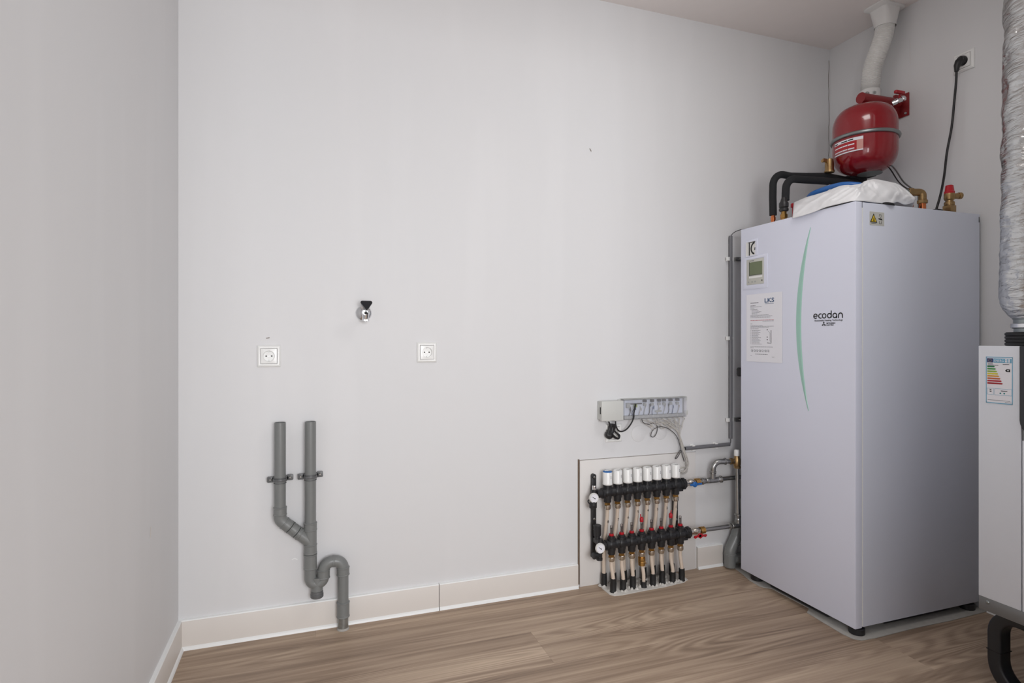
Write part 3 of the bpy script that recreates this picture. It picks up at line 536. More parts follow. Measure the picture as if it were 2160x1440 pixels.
# ball valves
def ballvalve(label, Yb, z, mt, lever):
    t = thing('ball_valve', label, 'valve', (2.12, Yb, z-.02)); e = MB()
    e.lathe([(.0125,0),(.0150,.001),(.0150,.012),(.0125,.014),(.0125,.016),(.0160,.022),(.0175,.032),(.0160,.042),(.0130,.048),(.0130,.052)], (2.078,Yb,z), (1,0,0), 20); e.build('body', M['nickel'], t)
    e = MB(); e.lathe([(.0135,0),(.0175,.001),(.0175,.013),(.0155,.015)], (2.132,Yb,z), (1,0,0), 8); e.lathe([(.0150,.015),(.0170,.0165),(.0170,.0245),(.0130,.026)], (2.132,Yb,z), (1,0,0), 8); e.build('union_nut', M['brass'], t)
    e = MB(); e.lathe([(.006,0),(.006,.014)], (2.111,Yb-.012,z-.001), (0,-1,0), 12); e.build('stem', M['nickel'], t)
    e = MB()
    if lever == 'blue':
        e.lathe([(.0085,0),(.0125,.003),(.0125,.009),(.009,.012)], (2.111,Yb-.022,z-.002), (0,-1,0), 16); e.prism(rrect(.064,.009,.004,3), (2.117,Yb-.026,z-.002), (1,0,.03), Z1, .005)
    else:
        e.lathe([(.007,0),(.0095,.003),(.0095,.008),(.007,.010)], (2.111,Yb-.022,z-.012), (0,-1,0), 14)
        e.prism([(-.034,-.006),(-.028,-.010),(-.014,-.004),(0,-.012),(.014,-.004),(.028,-.008),(.036,-.002),(.034,.004),(.018,.004),(.008,.010),(-.006,.008),(-.016,.004),(-.030,.003)], (2.113,Yb-.026,z-.013), X1, Z1, .006)
    e.build('handle', mt, t, .0006); return t
ballvalve('ball valve with blue handle at the right end of upper black bar', YU, .430, M['bluep'], 'blue')
ballvalve('ball valve with red butterfly handle at the right end of lower black bar', YL, .216, M['redp'], 'red')

# steel supply pipework
sp = thing('steel_pipework', 'zinc press-fit steel pipes joining the manifold to the heat pump', 'pipework', (2.3, -.08, .2))
def press(b, p, q, r):   # press socket with bead
    p, q = Vector(p), Vector(q); d = q-p; h = d.length; b.lathe([(r,0),(r+.0005,.001),(r+.0005,h*.35),(r-.0012,h*.42),(r+.0005,h*.5),(r+.001,h*.72),(r+.0048,h*.80),(r+.0048,h*.93),(r+.001,h)], p, d, 20)
zA, zB = .4315, .2175; xT = 2.232; xV = 2.352
e = MB(); e.tube([(2.155,YU,zA),(2.405,YU,zA+.003)], .0098, 20); e.build('upper_pipe', M['steel'], sp)
e = MB(); press(e, (xT-.018,YU,zA),(2.166,YU,zA),.0125); press(e, (xT+.018,YU,zA),(2.282,YU,zA+.001),.0125); e.lathe([(.0135,-.02),(.0135,.02)], (xT,YU,zA), (1,0,0), 20); e.tube([(xT,YU,zA),(xT,YU,zA+.03)], .0128, 20); press(e, (xT,YU,zA+.026),(xT,YU,zA+.034),.0118); e.build('tee', M['steel'], sp)
e = MB(); e.tube([(xT,YU,zA+.034)] + bend((xT,YU,zA), (xT,YU-.004,.518), (xV,YU-.02,.518), .034, 10) + [(2.285,YU-.011,.518)], .0125, 20); press(e, (xT,YU,zA+.055),(xT,YU,zA+.038),.0125); press(e, (2.272,YU-.009,.518),(2.296,YU-.012,.518),.0118); e.build('elbow', M['steel'], sp)
e = MB(); e.tube([(2.292,YU-.012,.518),(2.345,YU-.02,.516)], .0105, 18); e.build('short_pipe', M['steel'], sp)
e = MB(); e.lathe([(.0125,0),(.0145,.001),(.0145,.014),(.0125,.015)], (2.318,YU-.016,.517), (1,-.1,0), 8); e.lathe([(.0155,-.020),(.0155,-.030),(.012,-.031)], (xV,-.085,.515), n=8); e.lathe([(.0145,-.02),(.0165,-.012),(.0165,.012),(.0125,.02),(.0125,.028)], (xV,-.083,.515), n=20); e.build('thermostat_valve', M['obrass'], sp)
e = MB(); e.lathe([(.0125,.028),(.0130,.030),(.0130,.052),(.010,.057)], (xV,-.083,.515), n=20); lab(e.build('valve_cap', M['whitep'], sp), 'white ribbed cap')
e = MB(); e.tube([(xV,-.085,.49),(xV-.001,-.092,.24)], .0098, 20); e.build('vertical_pipe', M['steel'], sp)
e = MB(); press(e, (xV-.001,-.094,.236),(xV-.001,-.092,.272),.0120); e.lathe([(.0130,-.028),(.0130,.032)], (xV-.001,YL,zB+.001), (1,0,0), 20); press(e, (xV-.026,YL,zB),(xV-.056,YL,zB),.0120); e.tube([(xV-.001,YL,zB),(xV-.001,-.094,.238)], .0128, 18); e.build('tee', M['steel'], sp)
e = MB(); e.tube([(2.157,YL,zB-.001),(2.405,YL,zB+.001)], .0098, 20); e.build('lower_pipe', M['steel'], sp)
# grey drain in the corner
gd = thing('drain_pipe', 'grey PVC drain with elbow in the floor corner behind the heat pump', 'drain pipe', (2.335, -.065, 0))
YD = -.052
e = MB(); e.tube([(2.430,YD,.32),(2.372,YD,.145)], .0250, 24); e.build('pipe', M['pvc'], gd)
e = MB(); e.tube([(2.376,YD,.150)] + bend((2.376,YD,.15),(2.338,YD,.085),(2.338,YD,0),.05,6) + [(2.338,YD,.008)], .0262, 24); e.lathe([(.0262,0),(.0285,.001),(.0285,.008),(.0262,.010)], (2.338,YD,.063), n=24); e.lathe([(.0262,0),(.0282,.001),(.0282,.006),(.0262,.008)], (2.362,YD,.118), (.5,0,.85), 24); e.build('elbow', M['pvc'], gd)
e = MB(); e.tube([(2.338,YD,.040),(2.47,YD,.046)], .0215, 24); e.lathe([(.0215,0),(.0240,.001),(.0240,.03)], (2.368,YD,.041), (1,0,.03), 24); e.build('side_inlet', M['pvc'], gd)
# grey conduits
cv = thing('conduit', 'tall vertical grey conduit on the wall left of the heat pump', 'conduit', (2.377,-.012,.61))
e = MB(); e.lathe([(.0088,.612),(.0088,1.598),(.0070,1.598),(.0070,1.57)], (2.375,-.0125,0), n=16); e.build('tube', M['conduit'], cv)
for z in (1.486, 1.10, .703):
    e = MB(); e.box((2.352,-.018,z-.009),(2.3665,-.0005,z+.009)); e.box((2.352,-.005,z-.008),(2.390,-.0005,z+.008)); e.box((2.3845,-.015,z-.007),(2.3895,-.0005,z+.007)); e.build('clip', M['whitep'], cv, .0008)
chh = thing('conduit', 'short horizontal grey conduit above the right end of the manifold', 'conduit', (2.24,-.012,.583))
e = MB(); e.lathe([(.0070,.02),(.0070,0),(.0088,0),(.0088,.256),(.0070,.256),(.0070,.23)], (2.112,-.0125,.5795), (1,0,.018), 16); e.build('tube', M['conduit'], chh)
for x in (2.157, 2.288):
    z = .5795+(x-2.112)*.018; e = MB(); e.box((x-.009,-.005,z-.016),(x+.009,-.0005,z+.016)); e.box((x-.007,-.02,z+.0075),(x+.007,-.0005,z+.013)); e.box((x-.007,-.02,z-.013),(x+.007,-.0005,z-.0085)); e.build('clip', M['whitep'], chh, .0006)
cable('thin_wire', 'thin dark wire bridging the gap between the two grey conduits', [(2.366,-.0125,.584),(2.3755,-.0125,.592),(2.3755,-.0125,.62)], .0014, M['cable'], 'wire', sub=5, n=6)
cable('thin_wire', 'thin black wire arching from top of tall conduit to the heat pump', [(2.375,-.0125,1.59),(2.381,-.016,1.606),(2.400,-.03,1.622),(2.43,-.06,1.628),(2.46,-.12,1.622),(2.47,-.16,1.606)], .0016, M['cable'], 'wire', sub=5, n=6)
# riser behind the pump, its clamps, black knob
rp = tag(MB().lathe([(.012,.25),(.012,1.596)], (2.449,-.068,0), n=18).build('insulated_riser', M['foam']), 'black insulated riser pipe hidden behind the heat pump edge', 'pipe')
for z, mt, label in ((1.487, M['steel'], 'steel and rubber pipe clamp high on the wall beside the display panel'), (.702, M['steel'], 'steel pipe clamp with red-brown band low on the wall beside the heat pump')):
    t = thing('pipe_clamp', label, 'clamp', (2.425, -.04, z))
    e = MB(); e.lathe([(.0125,-.009),(.0165,-.009),(.0165,.009),(.0125,.009),(.0125,-.009)], (2.449,-.068,z), n=20, caps=False); e.build('band', M['blackp'] if z > 1 else M['redd'], t)
    e = MB(); e.lathe([(.0045,0),(.0045,.05)], (2.425,-.0005,z), (0,-1,0), 10); e.box((2.398,-.075,z-.008),(2.434,-.060,z+.008)); e.lathe([(.006,0),(.006,.004),(.004,.006)], (2.402,-.075,z), (0,-1,0), 8); e.box((2.405,-.016,z-.01),(2.445,-.0005,z+.01)); e.build('bolt_lug', mt, t, .0006)
e = MB(); e.lathe([(.010,0),(.014,.004),(.016,.012),(.016,.034),(.011,.042)], (2.384,-.068,.918), n=16); e.box((2.384,-.074,.93),(2.4385,-.062,.942)); tag(e.build('valve_knob', M['blackp'], None, .001), 'black rounded knob sticking out behind the heat pump left edge', 'knob')

# filler patches in the floor
pts = [(1.655,-.012),(1.650,-.06),(1.652,-.120),(1.664,-.137),(1.70,-.142),(1.80,-.136),(1.92,-.133),(2.03,-.120),(2.062,-.103),(2.066,-.08),(2.058,-.012)]
tag(MB().prism(pts, (0,0,.0002), X1, (0,1,0), .0035).build('filler_patch', M['screed'], None, .001), 'white filler strip on the floor around the manifold pipe feet', 'filler')
fl_ = bpy.data.objects['filler_patch']; lumps = MB(); rg = random.Random(11)
for i in range(8):
    for (xx, yy) in ((X0+DX*i-.004, -.034), (X0+DX*i+.004, -.104)):
        for k in range(5):
            a = rg.uniform(0, 2*PI); rr = rg.uniform(.012,.019); lumps.lathe([(rg.uniform(.006,.011),.0),(rg.uniform(.004,.008),.004),(.001,rg.uniform(.006,.011))], (xx+rr*math.cos(a), yy+rr*math.sin(a), .003), (rg.uniform(-.3,.3),rg.uniform(-.3,.3),1), 7)
lumps.build('filler_lumps', M['screed'], fl_)
pts = [(2.360,-.03),(2.345,-.12),(2.322,-.20),(2.318,-.262),(2.328,-.284),(2.352,-.30),(2.356,-.50),(2.318,-.525),(2.312,-.60),(2.306,-.70),(2.312,-.738),(2.332,-.757),(2.40,-.761),(2.60,-.757),(2.80,-.762),(3.02,-.757),(3.02,-.03)]
tag(MB().prism(pts, (0,0,.0002), X1, (0,1,0), .003).build('filler_patch', M['screedg'], None, .0008), 'grey filler bed on the floor under the white heat pump', 'filler')

# ---------------------------------------------------------------- heat pump
hp = thing('heat_pump', 'tall white heat pump cabinet with mint green curved stripe', 'heat pump', (2.66, -.44, 0))
PX, PY0, PY1, PXR, ZB, ZT = 2.326, -.140, -.7365, 3.000, .032, 1.603
MB().box((PX+.034, PY1+.012, ZB+.012), (PXR-.003, PY0-.003, ZT-.004)).build('chassis', M['pumpin'], hp)
MB().box((PX, PY1, ZB), (PX+.0335, PY0, ZT)).build('front_panel', M['pump'], hp, .0022, segs=3)
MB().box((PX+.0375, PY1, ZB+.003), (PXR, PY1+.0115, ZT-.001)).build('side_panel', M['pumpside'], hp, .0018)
MB().box((PX+.0338, PY1-.0004, ZB+.006), (PX+.0373, PY1+.0115, ZT-.022)).build('seam_strip', M['whitep'], hp)
MB().box((PX+.0335, PY1+.0025, ZT-.021), (PX+.0372, PY1+.0115, ZT-.002)).build('hinge_gap', M['hole'], hp)
MB().box((PXR-.006, PY1-.0006, ZT-.034), (PXR-.003, PY1+.001, ZT-.012)).build('hinge_gap', M['hole'], hp)
MB().box((PX+.0375, PY1+.012, ZT-.0035), (PXR, PY0, ZT-.001)).build('top_panel', M['pump'], hp, .0008)
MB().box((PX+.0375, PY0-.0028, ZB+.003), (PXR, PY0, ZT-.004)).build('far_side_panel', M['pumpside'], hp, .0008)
for x, y in ((2.362,-.712),(2.962,-.712),(2.362,-.205),(2.962,-.205)):
    MB().lathe([(.026,.0034),(.0275,.005),(.0275,.024),(.024,.027),(.010,.027),(.010,.045)], (x,y,0), n=20).build('foot', M['blackp'], hp)
MB().box((2.40,-.69,.0035),(2.96,-.19,.034)).box((2.345,-.60,.012),(2.40,-.30,.034)).box((2.50,-.715,.014),(2.86,-.69,.034)).build('dark_base_block', M['foam'], hp, .004)  # dark blocks filling the space under the cabinet
V, Zz = (0,-1,0), (0,0,1)      # reading direction on the front panel
# mint crescent
e = MB(); n = 28; A = []; B_ = []
for i in range(n+1):
    t = i/n; z = 1.542 + (.809-1.542)*t; s = 4*t*(1-t); yl = -.534+(.010)*t + .066*s; yr = -.5375+(.010)*t + .0435*s
    A.append((yl, z)); B_.append((yr, z))
for i in range(n):
    (a0, z0), (a1, z1), (b0, _), (b1, _) = A[i], A[i+1], B_[i], B_[i+1]; x = PX-.0002; xf = PX-.0022
    m0, m1 = (a0*.2+b0*.8), (a1*.2+b1*.8)
    e.add([(x,a0,z0),(xf,m0,z0),(x,b0,z0),(x,a1,z1),(xf,m1,z1),(x,b1,z1)], [(0,1,4,3),(1,2,5,4)])
e.build('curved_stripe', M['mint'], hp, smooth_ang=20)
# rounded logo lettering
U = .000105*.999; e = MB(); r = .0084; wd = .0042; o_ = (PX-.0004, -.550, 1.1765)
o_ = Vector(o_); cy = r+wd/2
def rb_(pts, closed=False): e.ribbon(pts, wd, o_, V, Zz, .0004, closed)
cxs = [.0100, .0335, .0505, .0745, .0990]
rb_(arc(cxs[0], cy, r, -42, -360+6, 26) if False else arc(cxs[0], cy, r, -45, -345, 26)); rb_([(cxs[0]-r, cy), (cxs[0]+r+.001, cy)])
rb_(arc(cxs[1], cy, r, 55, 305, 20)); rb_(arc(cxs[2], cy, r, 0, 360, 26)); rb_(arc(cxs[3], cy, r, 0, 360, 26)); rb_([(cxs[3]+r, 0+.003), (cxs[3]+r, .030)])
rb_(arc(cxs[4], cy, r, 0, 360, 26)); rb_([(cxs[4]+r, 0), (cxs[4]+r, cy)]); rb_([(.1155, 0), (.1155, cy)] + arc(.1155+r, cy, r, 175, 5, 14) + [(.1155+2*r, cy), (.1155+2*r, 0)])
e.build('logo_lettering', M['ink'], hp, smooth_ang=0)
text('small_lettering', 'Renewable Heating Technology', .0088, (PX-.0004,-.556,1.1665), V, Zz, M['ink'], hp, wide=.128)
text('small_lettering', 'MITSUBISHI', .0072, (PX-.0004,-.6115,1.1555), V, Zz, M['ink'], hp, wide=.039, off=.0001)
text('small_lettering', 'ELECTRIC', .0072, (PX-.0004,-.6115,1.1485), V, Zz, M['ink'], hp, wide=.033, off=.0001)
e = MB()
for k in range(3):
    a = R(90+120*k); d = Vector((math.cos(a), math.sin(a))); p = Vector((-d.y, d.x)); L_ = .0115
    e.prism([(0,0), tuple(d*L_*.5 - p*L_*.29), tuple(d*L_), tuple(d*L_*.5 + p*L_*.29)], (PX-.0004,-.599,1.1545), V, Zz, .0004)
e.build('three_diamond_emblem', M['ink'], hp, smooth_ang=0)
# controller
def frame(y0, y1, z0, z1, iy0, iy1, iz0, iz1, x0, x1, nm, mt, bev=.0006):
    e = MB(); o4 = [(y0,z0),(y1,z0),(y1,z1),(y0,z1)]; i4 = [(iy0,iz0),(iy1,iz0),(iy1,iz1),(iy0,iz1)]
    e.add([(x1,y,z) for y, z in o4] + [(x0,y,z) for y, z in o4] + [(x0,y,z) for y, z in i4] + [(x1,y,z) for y, z in i4], [(r_*4+k, r_*4+(k+1) % 4, (r_+1)*4+(k+1) % 4, (r_+1)*4+k) for r_ in range(3) for k in range(4)]); return e.build(nm, mt, hp, bev)
frame(-.156,-.308,1.322,1.470,-.178,-.286,1.341,1.457,PX-.0022,PX-.0001,'controller_frame',M['pump'])
e = MB().box((PX-.0018,-.285,1.342),(PX-.0002,-.179,1.456)).build('controller', M['thermo'], hp, .0008)
MB().box((PX-.0024,-.276,1.385),(PX-.0017,-.198,1.443)).build('screen', M['lcd'], e)
fr2 = MB(); fr2.box((PX-.0025,-.198,1.383),(PX-.0017,-.1955,1.4455)); fr2.box((PX-.0025,-.276,1.383),(PX-.0017,-.198,1.385)); fr2.build('screen_edge', M['pumpin'], e)
MB().box((PX-.0022,-.276,1.371),(PX-.0017,-.195,1.379)).build('trim_strip', M['whitep'], e)
for y in (-.192,-.214,-.233): MB().lathe([(.0040,0),(.0036,.001)], (PX-.0018,y,1.3545), (-1,0,0), 12).build('button', M['terml'], e)
MB().box((PX-.0022,-.277,1.353),(PX-.0017,-.272,1.360)).build('indicator', M['hole'], e)
text('small_lettering', 'MITSUBISHI', .006, (PX-.0019,-.198,1.4475), V, Zz, M['inkg'], e, wide=.028)
# manometer window
frame(-.172,-.249,1.468,1.546,-.175,-.234,1.475,1.537,PX-.0022,PX-.0001,'window_frame',M['pump'], .0005)
e = MB().box((PX-.0012,-.234,1.475),(PX-.0002,-.175,1.537)).build('round_dial', M['whitem'], hp)
q = MB(); oo = (PX-.0013,-.175,1.475); q.prism([(.018,0),(.0245,0),(.0245,.057),(.018,.057)], oo, V, Zz, .0004); q.ribbon(arc(.0590, .030, .026, 100, 255, 18), .0075, oo, V, Zz, .0004); q.prism([(.052,.022),(.058,.022),(.058,.034),(.055,.034)], oo, V, Zz, .0004); q.prism([(.016,.057),(.058,.057),(.058,.0605),(.016,.0605)], oo, V, Zz, .0003); q.build('dial_print', M['ink'], e)
# warning sticker on the side panel
e = MB().box((2.396,PY1-.0006,1.520),(2.470,PY1-.0001,1.570)).build('warning_sticker', M['labc'], hp)
ow = (2.398,PY1-.0007,1.524); Sx = 1.0
q = MB(); q.prism([(0,.006),(.036,.006),(.018,.040)], ow, X1, Z1, .0003); q.build('triangle_border', M['ink'], e)
q = MB(); q.prism([(.0055,.0095),(.0305,.0095),(.018,.0335)], (2.398,PY1-.0011,1.524), X1, Z1, .0003); q.build('triangle_field', M['yel'], e)
q = MB(); q.prism([(.0165,.0125),(.0195,.0125),(.0205,.019),(.0185,.026),(.0160,.019)], (2.398,PY1-.0015,1.524), X1, Z1, .0003); q.prism([(.013,.011),(.023,.011),(.023,.0125),(.013,.0125)], (2.398,PY1-.0015,1.524), X1, Z1, .0003)
q.prism([(.006,.0025),(.032,.0025),(.032,.0042),(.006,.0042)], ow, X1, Z1, .0003); q.ribbon([(.046,.030),(.046,.037),(.056,.037),(.056,.029),(.050,.024)], .0016, ow, X1, Z1, .0003); q.prism([(.042,.020),(.062,.016),(.062,.019),(.058,.023),(.042,.023)], ow, X1, Z1, .0003); q.ribbon([(.047,.013),(.047,.0035),(.057,.0035),(.057,.013)], .002, ow, X1, Z1, .0003); q.build('sticker_print', M['ink'], e)
for x, y, r_ in ((2.50,-.700,.045),(2.795,-.700,.028)):
    MB().lathe([(r_,ZT-.001),(r_-.002,ZT+.006),(r_-.012,ZT+.010),(.008,ZT+.010)], (x,y,0), n=28).build('grommet', M['foam'], hp)
# notice sheet taped to the front
nt_ = MB(); nt_.prism([(0,0),(.2125,0),(.2125,.303),(0,.303)], (PX-.0008,-.178,.995), V, Zz, .0005); nt_ = tag(nt_.build('notice_sheet', M['paper'], smooth_ang=0), 'printed white paper notice with blue LKS letters stuck on the heat pump', 'notice')
NO = Vector((PX-.0014,-.178,.995)); q = MB(); q2 = MB()
def ln(y, x0, x1, h=.0016, b_=None): (b_ or q).prism([(x0,y),(x1,y),(x1,y+h),(x0,y+h)], NO, V, Zz, .0003)
rl = random.Random(5)
def words(y, x0, x1, h=.0015, b_=None):
    x = x0
    while x < x1: w_ = rl.uniform(.004,.013); ln(y, x, min(x+w_, x1), h, b_); x += w_+.0016
words(.262,.026,.075,.0032); words(.250,.026,.058,.0024)
for y, x1 in ((.2445,.094),(.239,.05),(.2335,.07)): words(y,.026,x1)
for y, x1 in ((.2275,.075),(.2225,.092),(.2175,.08),(.2125,.068)): words(y,.034,x1)
for y, x1 in ((.207,.135),(.202,.158),(.197,.145)): words(y,.026,x1)
words(.184,.026,.165,.0022,q2); words(.1795,.10,.165,.0014)
words(.169,.026,.038,.0016); words(.161,.026,.10); words(.1565,.026,.165); words(.1515,.026,.135); words(.147,.026,.075)
for k in range(14): ln(.140-k*.0047,.026,.028); words(.140-k*.0047,.033,.095-rl.uniform(0,.03),.0013)
words(.066,.026,.16); words(.0615,.026,.045)
for x in (.034,.050,.066,.082,.098,.116,.132):
    q.ribbon(arc(x,.050,.0045,0,360,6), .0015, NO, V, Zz, .0003); ln(.044, x+.004, x+.006, .010)
words(.033,.055,.13,.0022); ln(.027,.026,.034,.0012); ln(.023,.155,.168,.0012)
q.build('printed_text', M['inkg'], nt_, smooth_ang=0); q2.build('red_text', M['inkr'], nt_, smooth_ang=0)
q = MB(); q.ribbon([(.127,.085),(.150,.083),(.150,.140)], .0024, NO, V, Zz, .0003); q.ribbon([(.133,.136),(.143,.128),(.143,.092),(.150,.092)], .0008, NO, V, Zz, .0003)
for z in (.140,.108,.097): q.prism([(.125,z),(.130,z),(.130,z+.004),(.125,z+.004)], NO, V, Zz, .0003)
q.build('printed_diagram', M['ink'], nt_, smooth_ang=0)
text('large_lettering', 'LKS', .026, (PX-.0014,-.178-.112,.995+.262), V, Zz, M['inkb'], nt_, wide=.055, off=.0004)
q = MB(); ln(.2555,.115,.165,.0014,q); q.build('underline', M['inkb'], nt_, smooth_ang=0)

# ---------------------------------------------------------------- things on top of the heat pump
ZP = ZT+.001
t = thing('insulated_pipe', 'black foam-lagged pipe, the taller rear one of the two bends on the heat pump', 'pipe', (2.36,-.30,ZP))
e = MB(); e.tube([(2.362,-.30,1.640),(2.360,-.30,1.72)] + bend((2.360,-.30,1.7),(2.362,-.30,1.822),(2.55,-.30,1.830),.055,8) + [(2.46,-.30,1.822),(2.55,-.30,1.829),(2.66,-.30,1.840),(2.74,-.30,1.836),(2.855,-.295,1.832)], .0155, 18); e.build('foam_lagging', M['foam'], t)
e = MB(); e.lathe([(.0085,ZP),(.0085,1.642)], (2.362,-.30,0), n=14); e.lathe([(.0105,1.618),(.0105,1.632)], (2.362,-.30,0), n=14); e.build('bare_pipe_end', M['copper'], t)
t = thing('insulated_pipe', 'black foam-lagged pipe, the lower front one of the two bends on the heat pump', 'pipe', (2.36,-.37,ZP))
e = MB(); e.tube([(2.362,-.37,1.69),(2.362,-.37,1.70)] + bend((2.362,-.37,1.7),(2.366,-.37,1.784),(2.55,-.37,1.792),.05,8) + [(2.44,-.37,1.787),(2.58,-.37,1.793),(2.72,-.36,1.800),(2.845,-.335,1.808)], .0160, 18); e.build('foam_lagging', M['foam'], t)
e = MB(); e.lathe([(.014,1.640),(.019,1.644),(.019,1.652),(.016,1.656),(.019,1.660),(.019,1.676),(.014,1.684),(.009,1.700)], (2.348,-.375,0), n=16); e.build('black_valve', M['blackp'], t)
e = MB(); e.lathe([(.0125,ZP),(.0125,1.612),(.015,1.613),(.015,1.628),(.011,1.629),(.011,1.641)], (2.348,-.375,0), n=6); e.build('brass_nut', M['brass'], t)
# brass auto air vent
t = thing('air_vent', 'brass automatic air vent standing on the black pipe left of red vessel', 'air vent', (2.685,-.30,1.852))
e = MB(); e.lathe([(.020,0),(.0215,.004),(.0215,.008),(.019,.012),(.0185,.050),(.0165,.054),(.0165,.060),(.012,.062)], (2.662,-.322,1.850), n=24); e.build('body', M['obrass'], t)
e = MB(); e.lathe([(.0055,0),(.0055,.020),(.0075,.021),(.0075,.026)], (2.646,-.322,1.900), (-1,0,0), 12); e.box((2.626,-.325,1.895),(2.644,-.319,1.911)); e.build('nipple', M['obrass'], t)
# expansion vessel with wall bracket
t = thing('expansion_vessel', 'red expansion vessel with galvanised band on a red wall bracket', 'expansion vessel', (2.795,-.39,1.84))
c = Vector((2.795,-.39,0)); prof = [(.001, 1.842)]
RT = .1285
for i in range(1, 17): a = R(-90+i*90/16); prof.append((RT*math.cos(a)**.56 if i < 16 else RT, 1.947+.105*math.copysign(abs(math.sin(a))**.86, math.sin(a))))
for i in range(0, 16): a = R(i*90/16); prof.append((RT*math.cos(a)**.56, 2.037+.105*math.sin(a)**.86))
prof.append((.001, 2.142))
e = MB(); e.lathe(prof, c, n=56, caps=False); e.build('tank', M['redt'], t, smooth_ang=60)
e = MB(); zb_ = 1.992; pr_ = [(.127,zb_-.0065),(.131,zb_-.0085),(.1365,zb_-.006),(.1385,zb_),(.1365,zb_+.006),(.131,zb_+.0085),(.127,zb_+.0065)]; e.lathe(pr_, c, n=56, caps=False); lab(e.build('band', M['galv'], t, smooth_ang=60), 'galvanised clamping band')
e = MB(); e.lathe([(.050,1.8445),(.050,1.8415),(.001,1.8405)], c+Vector((.030,.0,0)), n=32, caps=False); lab(e.build('base_cap', mat('base_cap_grey', (128, 132, 128), .4, .2), t), 'grey round base cap')
e = MB(); e.tube([(2.780,-.385,2.180),(3.006,-.385,2.184)], .0225, 28); e.lathe([(.0240,0),(.0240,.004)], (2.776,-.385,2.180), (1,0,0), 28); e.lathe([(.012,2.12),(.012,2.165)], (2.80+.04,-.388,0), n=16); e.build('bracket_arm', M['redd'], t)
e = MB(); e.prism([(-.33,2.118),(-.43,2.118),(-.43,2.222),(-.33,2.222)], (XR-.0006,0,0), (0,1,0), Z1, -.006); e.prism([(-.378,2.118),(-.392,2.118),(-.392,2.222),(-.378,2.222)], (XR-.006,0,0), (0,1,0), Z1, -.03); e.build('wall_plate', M['redd'], t, .0008)
for z, y in ((2.130,-.418),(2.130,-.345)): e = MB(); e.lathe([(.006,0),(.006,.003),(.004,.006)], (XR-.0066,y,z), (-1,0,0), 8); e.build('bolt', M['steel'], t)
e = MB(); e.lathe([(.006,0),(.009,.003),(.009,.010),(.005,.014)], (2.815,-.385,2.198), n=10); e.build('arm_bolt', M['steel'], t)
# vessel label wrapped on the tank
def wrap(a0, a1, z0, z1, rr, nm, mt, par, slope=0, n=10):
    b = MB(); A = [(R(a0+(a1-a0)*i/n)) for i in range(n+1)]; vs = []
    for k, a in enumerate(A):
        dz = slope*k/n; vs += [(c.x+rr*math.cos(a), c.y+rr*math.sin(a), z0+dz), (c.x+rr*math.cos(a), c.y+rr*math.sin(a), z1+dz)]
    b.add(vs, [(2*i,2*i+2,2*i+3,2*i+1) for i in range(n)]); return b.build(nm, mt, par)
L0, L1, LZ0, LZ1 = -204, -143, 1.914, 1.974
lb_ = wrap(L0, L1, LZ0, LZ1, .1290, 'label', mat('label_red', (176, 34, 40), .35), t, n=16)
lab(lb_, 'red and white printed label')
wrap(L0,L1,LZ1-.013,LZ1,.1293,'label_stripe', M['paper'], lb_, n=16); wrap(L0,L1,LZ0,LZ0+.005,.1293,'label_stripe', M['paper'], lb_, n=16)
wrap(L1-11,L1,LZ0+.005,LZ1-.013,.1293,'label_panel', mat('label_pink', (206, 150, 140), .4), lb_)
for a0, a1, z in ((-202,-193,LZ1-.008),(-184,-171,LZ1-.008),(-170,-160,LZ1-.007)): wrap(a0,a1,z-.002,z+.0025,.1296,'label_print', M['ink'], lb_, n=4)
for a0, a1 in ((-202,-193),(-192,-182),(-181,-171),(-170,-158)):
    wrap(a0,a1,LZ0+.030,LZ0+.035,.1296,'label_print', M['paper'], lb_, n=4); wrap(a0,a1,LZ0+.012,LZ0+.0165,.1296,'label_print', M['paper'], lb_, n=4)
    wrap(a0,a1,LZ0+.008,LZ0+.010,.1296,'label_print', M['inkg'], lb_, n=4)
# bracket service valve with red lever
t2 = thing('shut_off_valve', 'small chrome valve with red lever on the red wall bracket', 'valve', (2.93,-.43,2.155))
e = MB(); e.tube([(2.918,-.428,2.158),(2.925,-.44,2.162),(2.962,-.445,2.179)], .0115, 12); e.lathe([(.0125,0),(.0125,.014)], (2.925,-.442,2.162), (1,-.1,.45), 8); e.lathe([(.0135,0),(.0135,.012)], (2.952,-.445,2.174), (1,-.1,.45), 8); e.build('body', M['chrome'], t2)
e = MB(); e.lathe([(.005,0),(.005,.022)], (2.94,-.443,2.172), n=10); e.prism(rrect(.055,.014,.003,3), (2.925,-.455,2.192), (1,0,.02), (0,1,0), .012); e.build('lever', M['redp'], t2, .001)
# white flexible duct from the ceiling
t = thing('ribbed_duct', 'white ribbed flexible duct from the ceiling behind the red vessel', 'duct', (2.93,-.37,H))
e = MB(); sec = [(.150,.105,H-.0005),(.150,.105,H-.006),(.142,.098,H-.009),(.105,.088,H-.0095),(.100,.086,H-.012),(.090,.084,H-.075),(.088,.084,H-.085)]; n = 32; vs = []
for wx, wy, z in sec:
    p_ = rrect(wx, wy, min(wx, wy)*(.18 if z > H-.02 else .48), 7); cx_ = 2.93+(H-z)*.10+(.004 if z<H-.01 else 0); vs += [(cx_+x_, -.378+(H-z)*.06+y_, z) for x_, y_ in p_]
m_ = 32; e.add(vs, [(i*m_+k, i*m_+(k+1) % m_, (i+1)*m_+(k+1) % m_, (i+1)*m_+k) for i in range(len(sec)-1) for k in range(m_)] + [tuple(range(m_))]); e.build('ceiling_funnel', M['white2'], t)
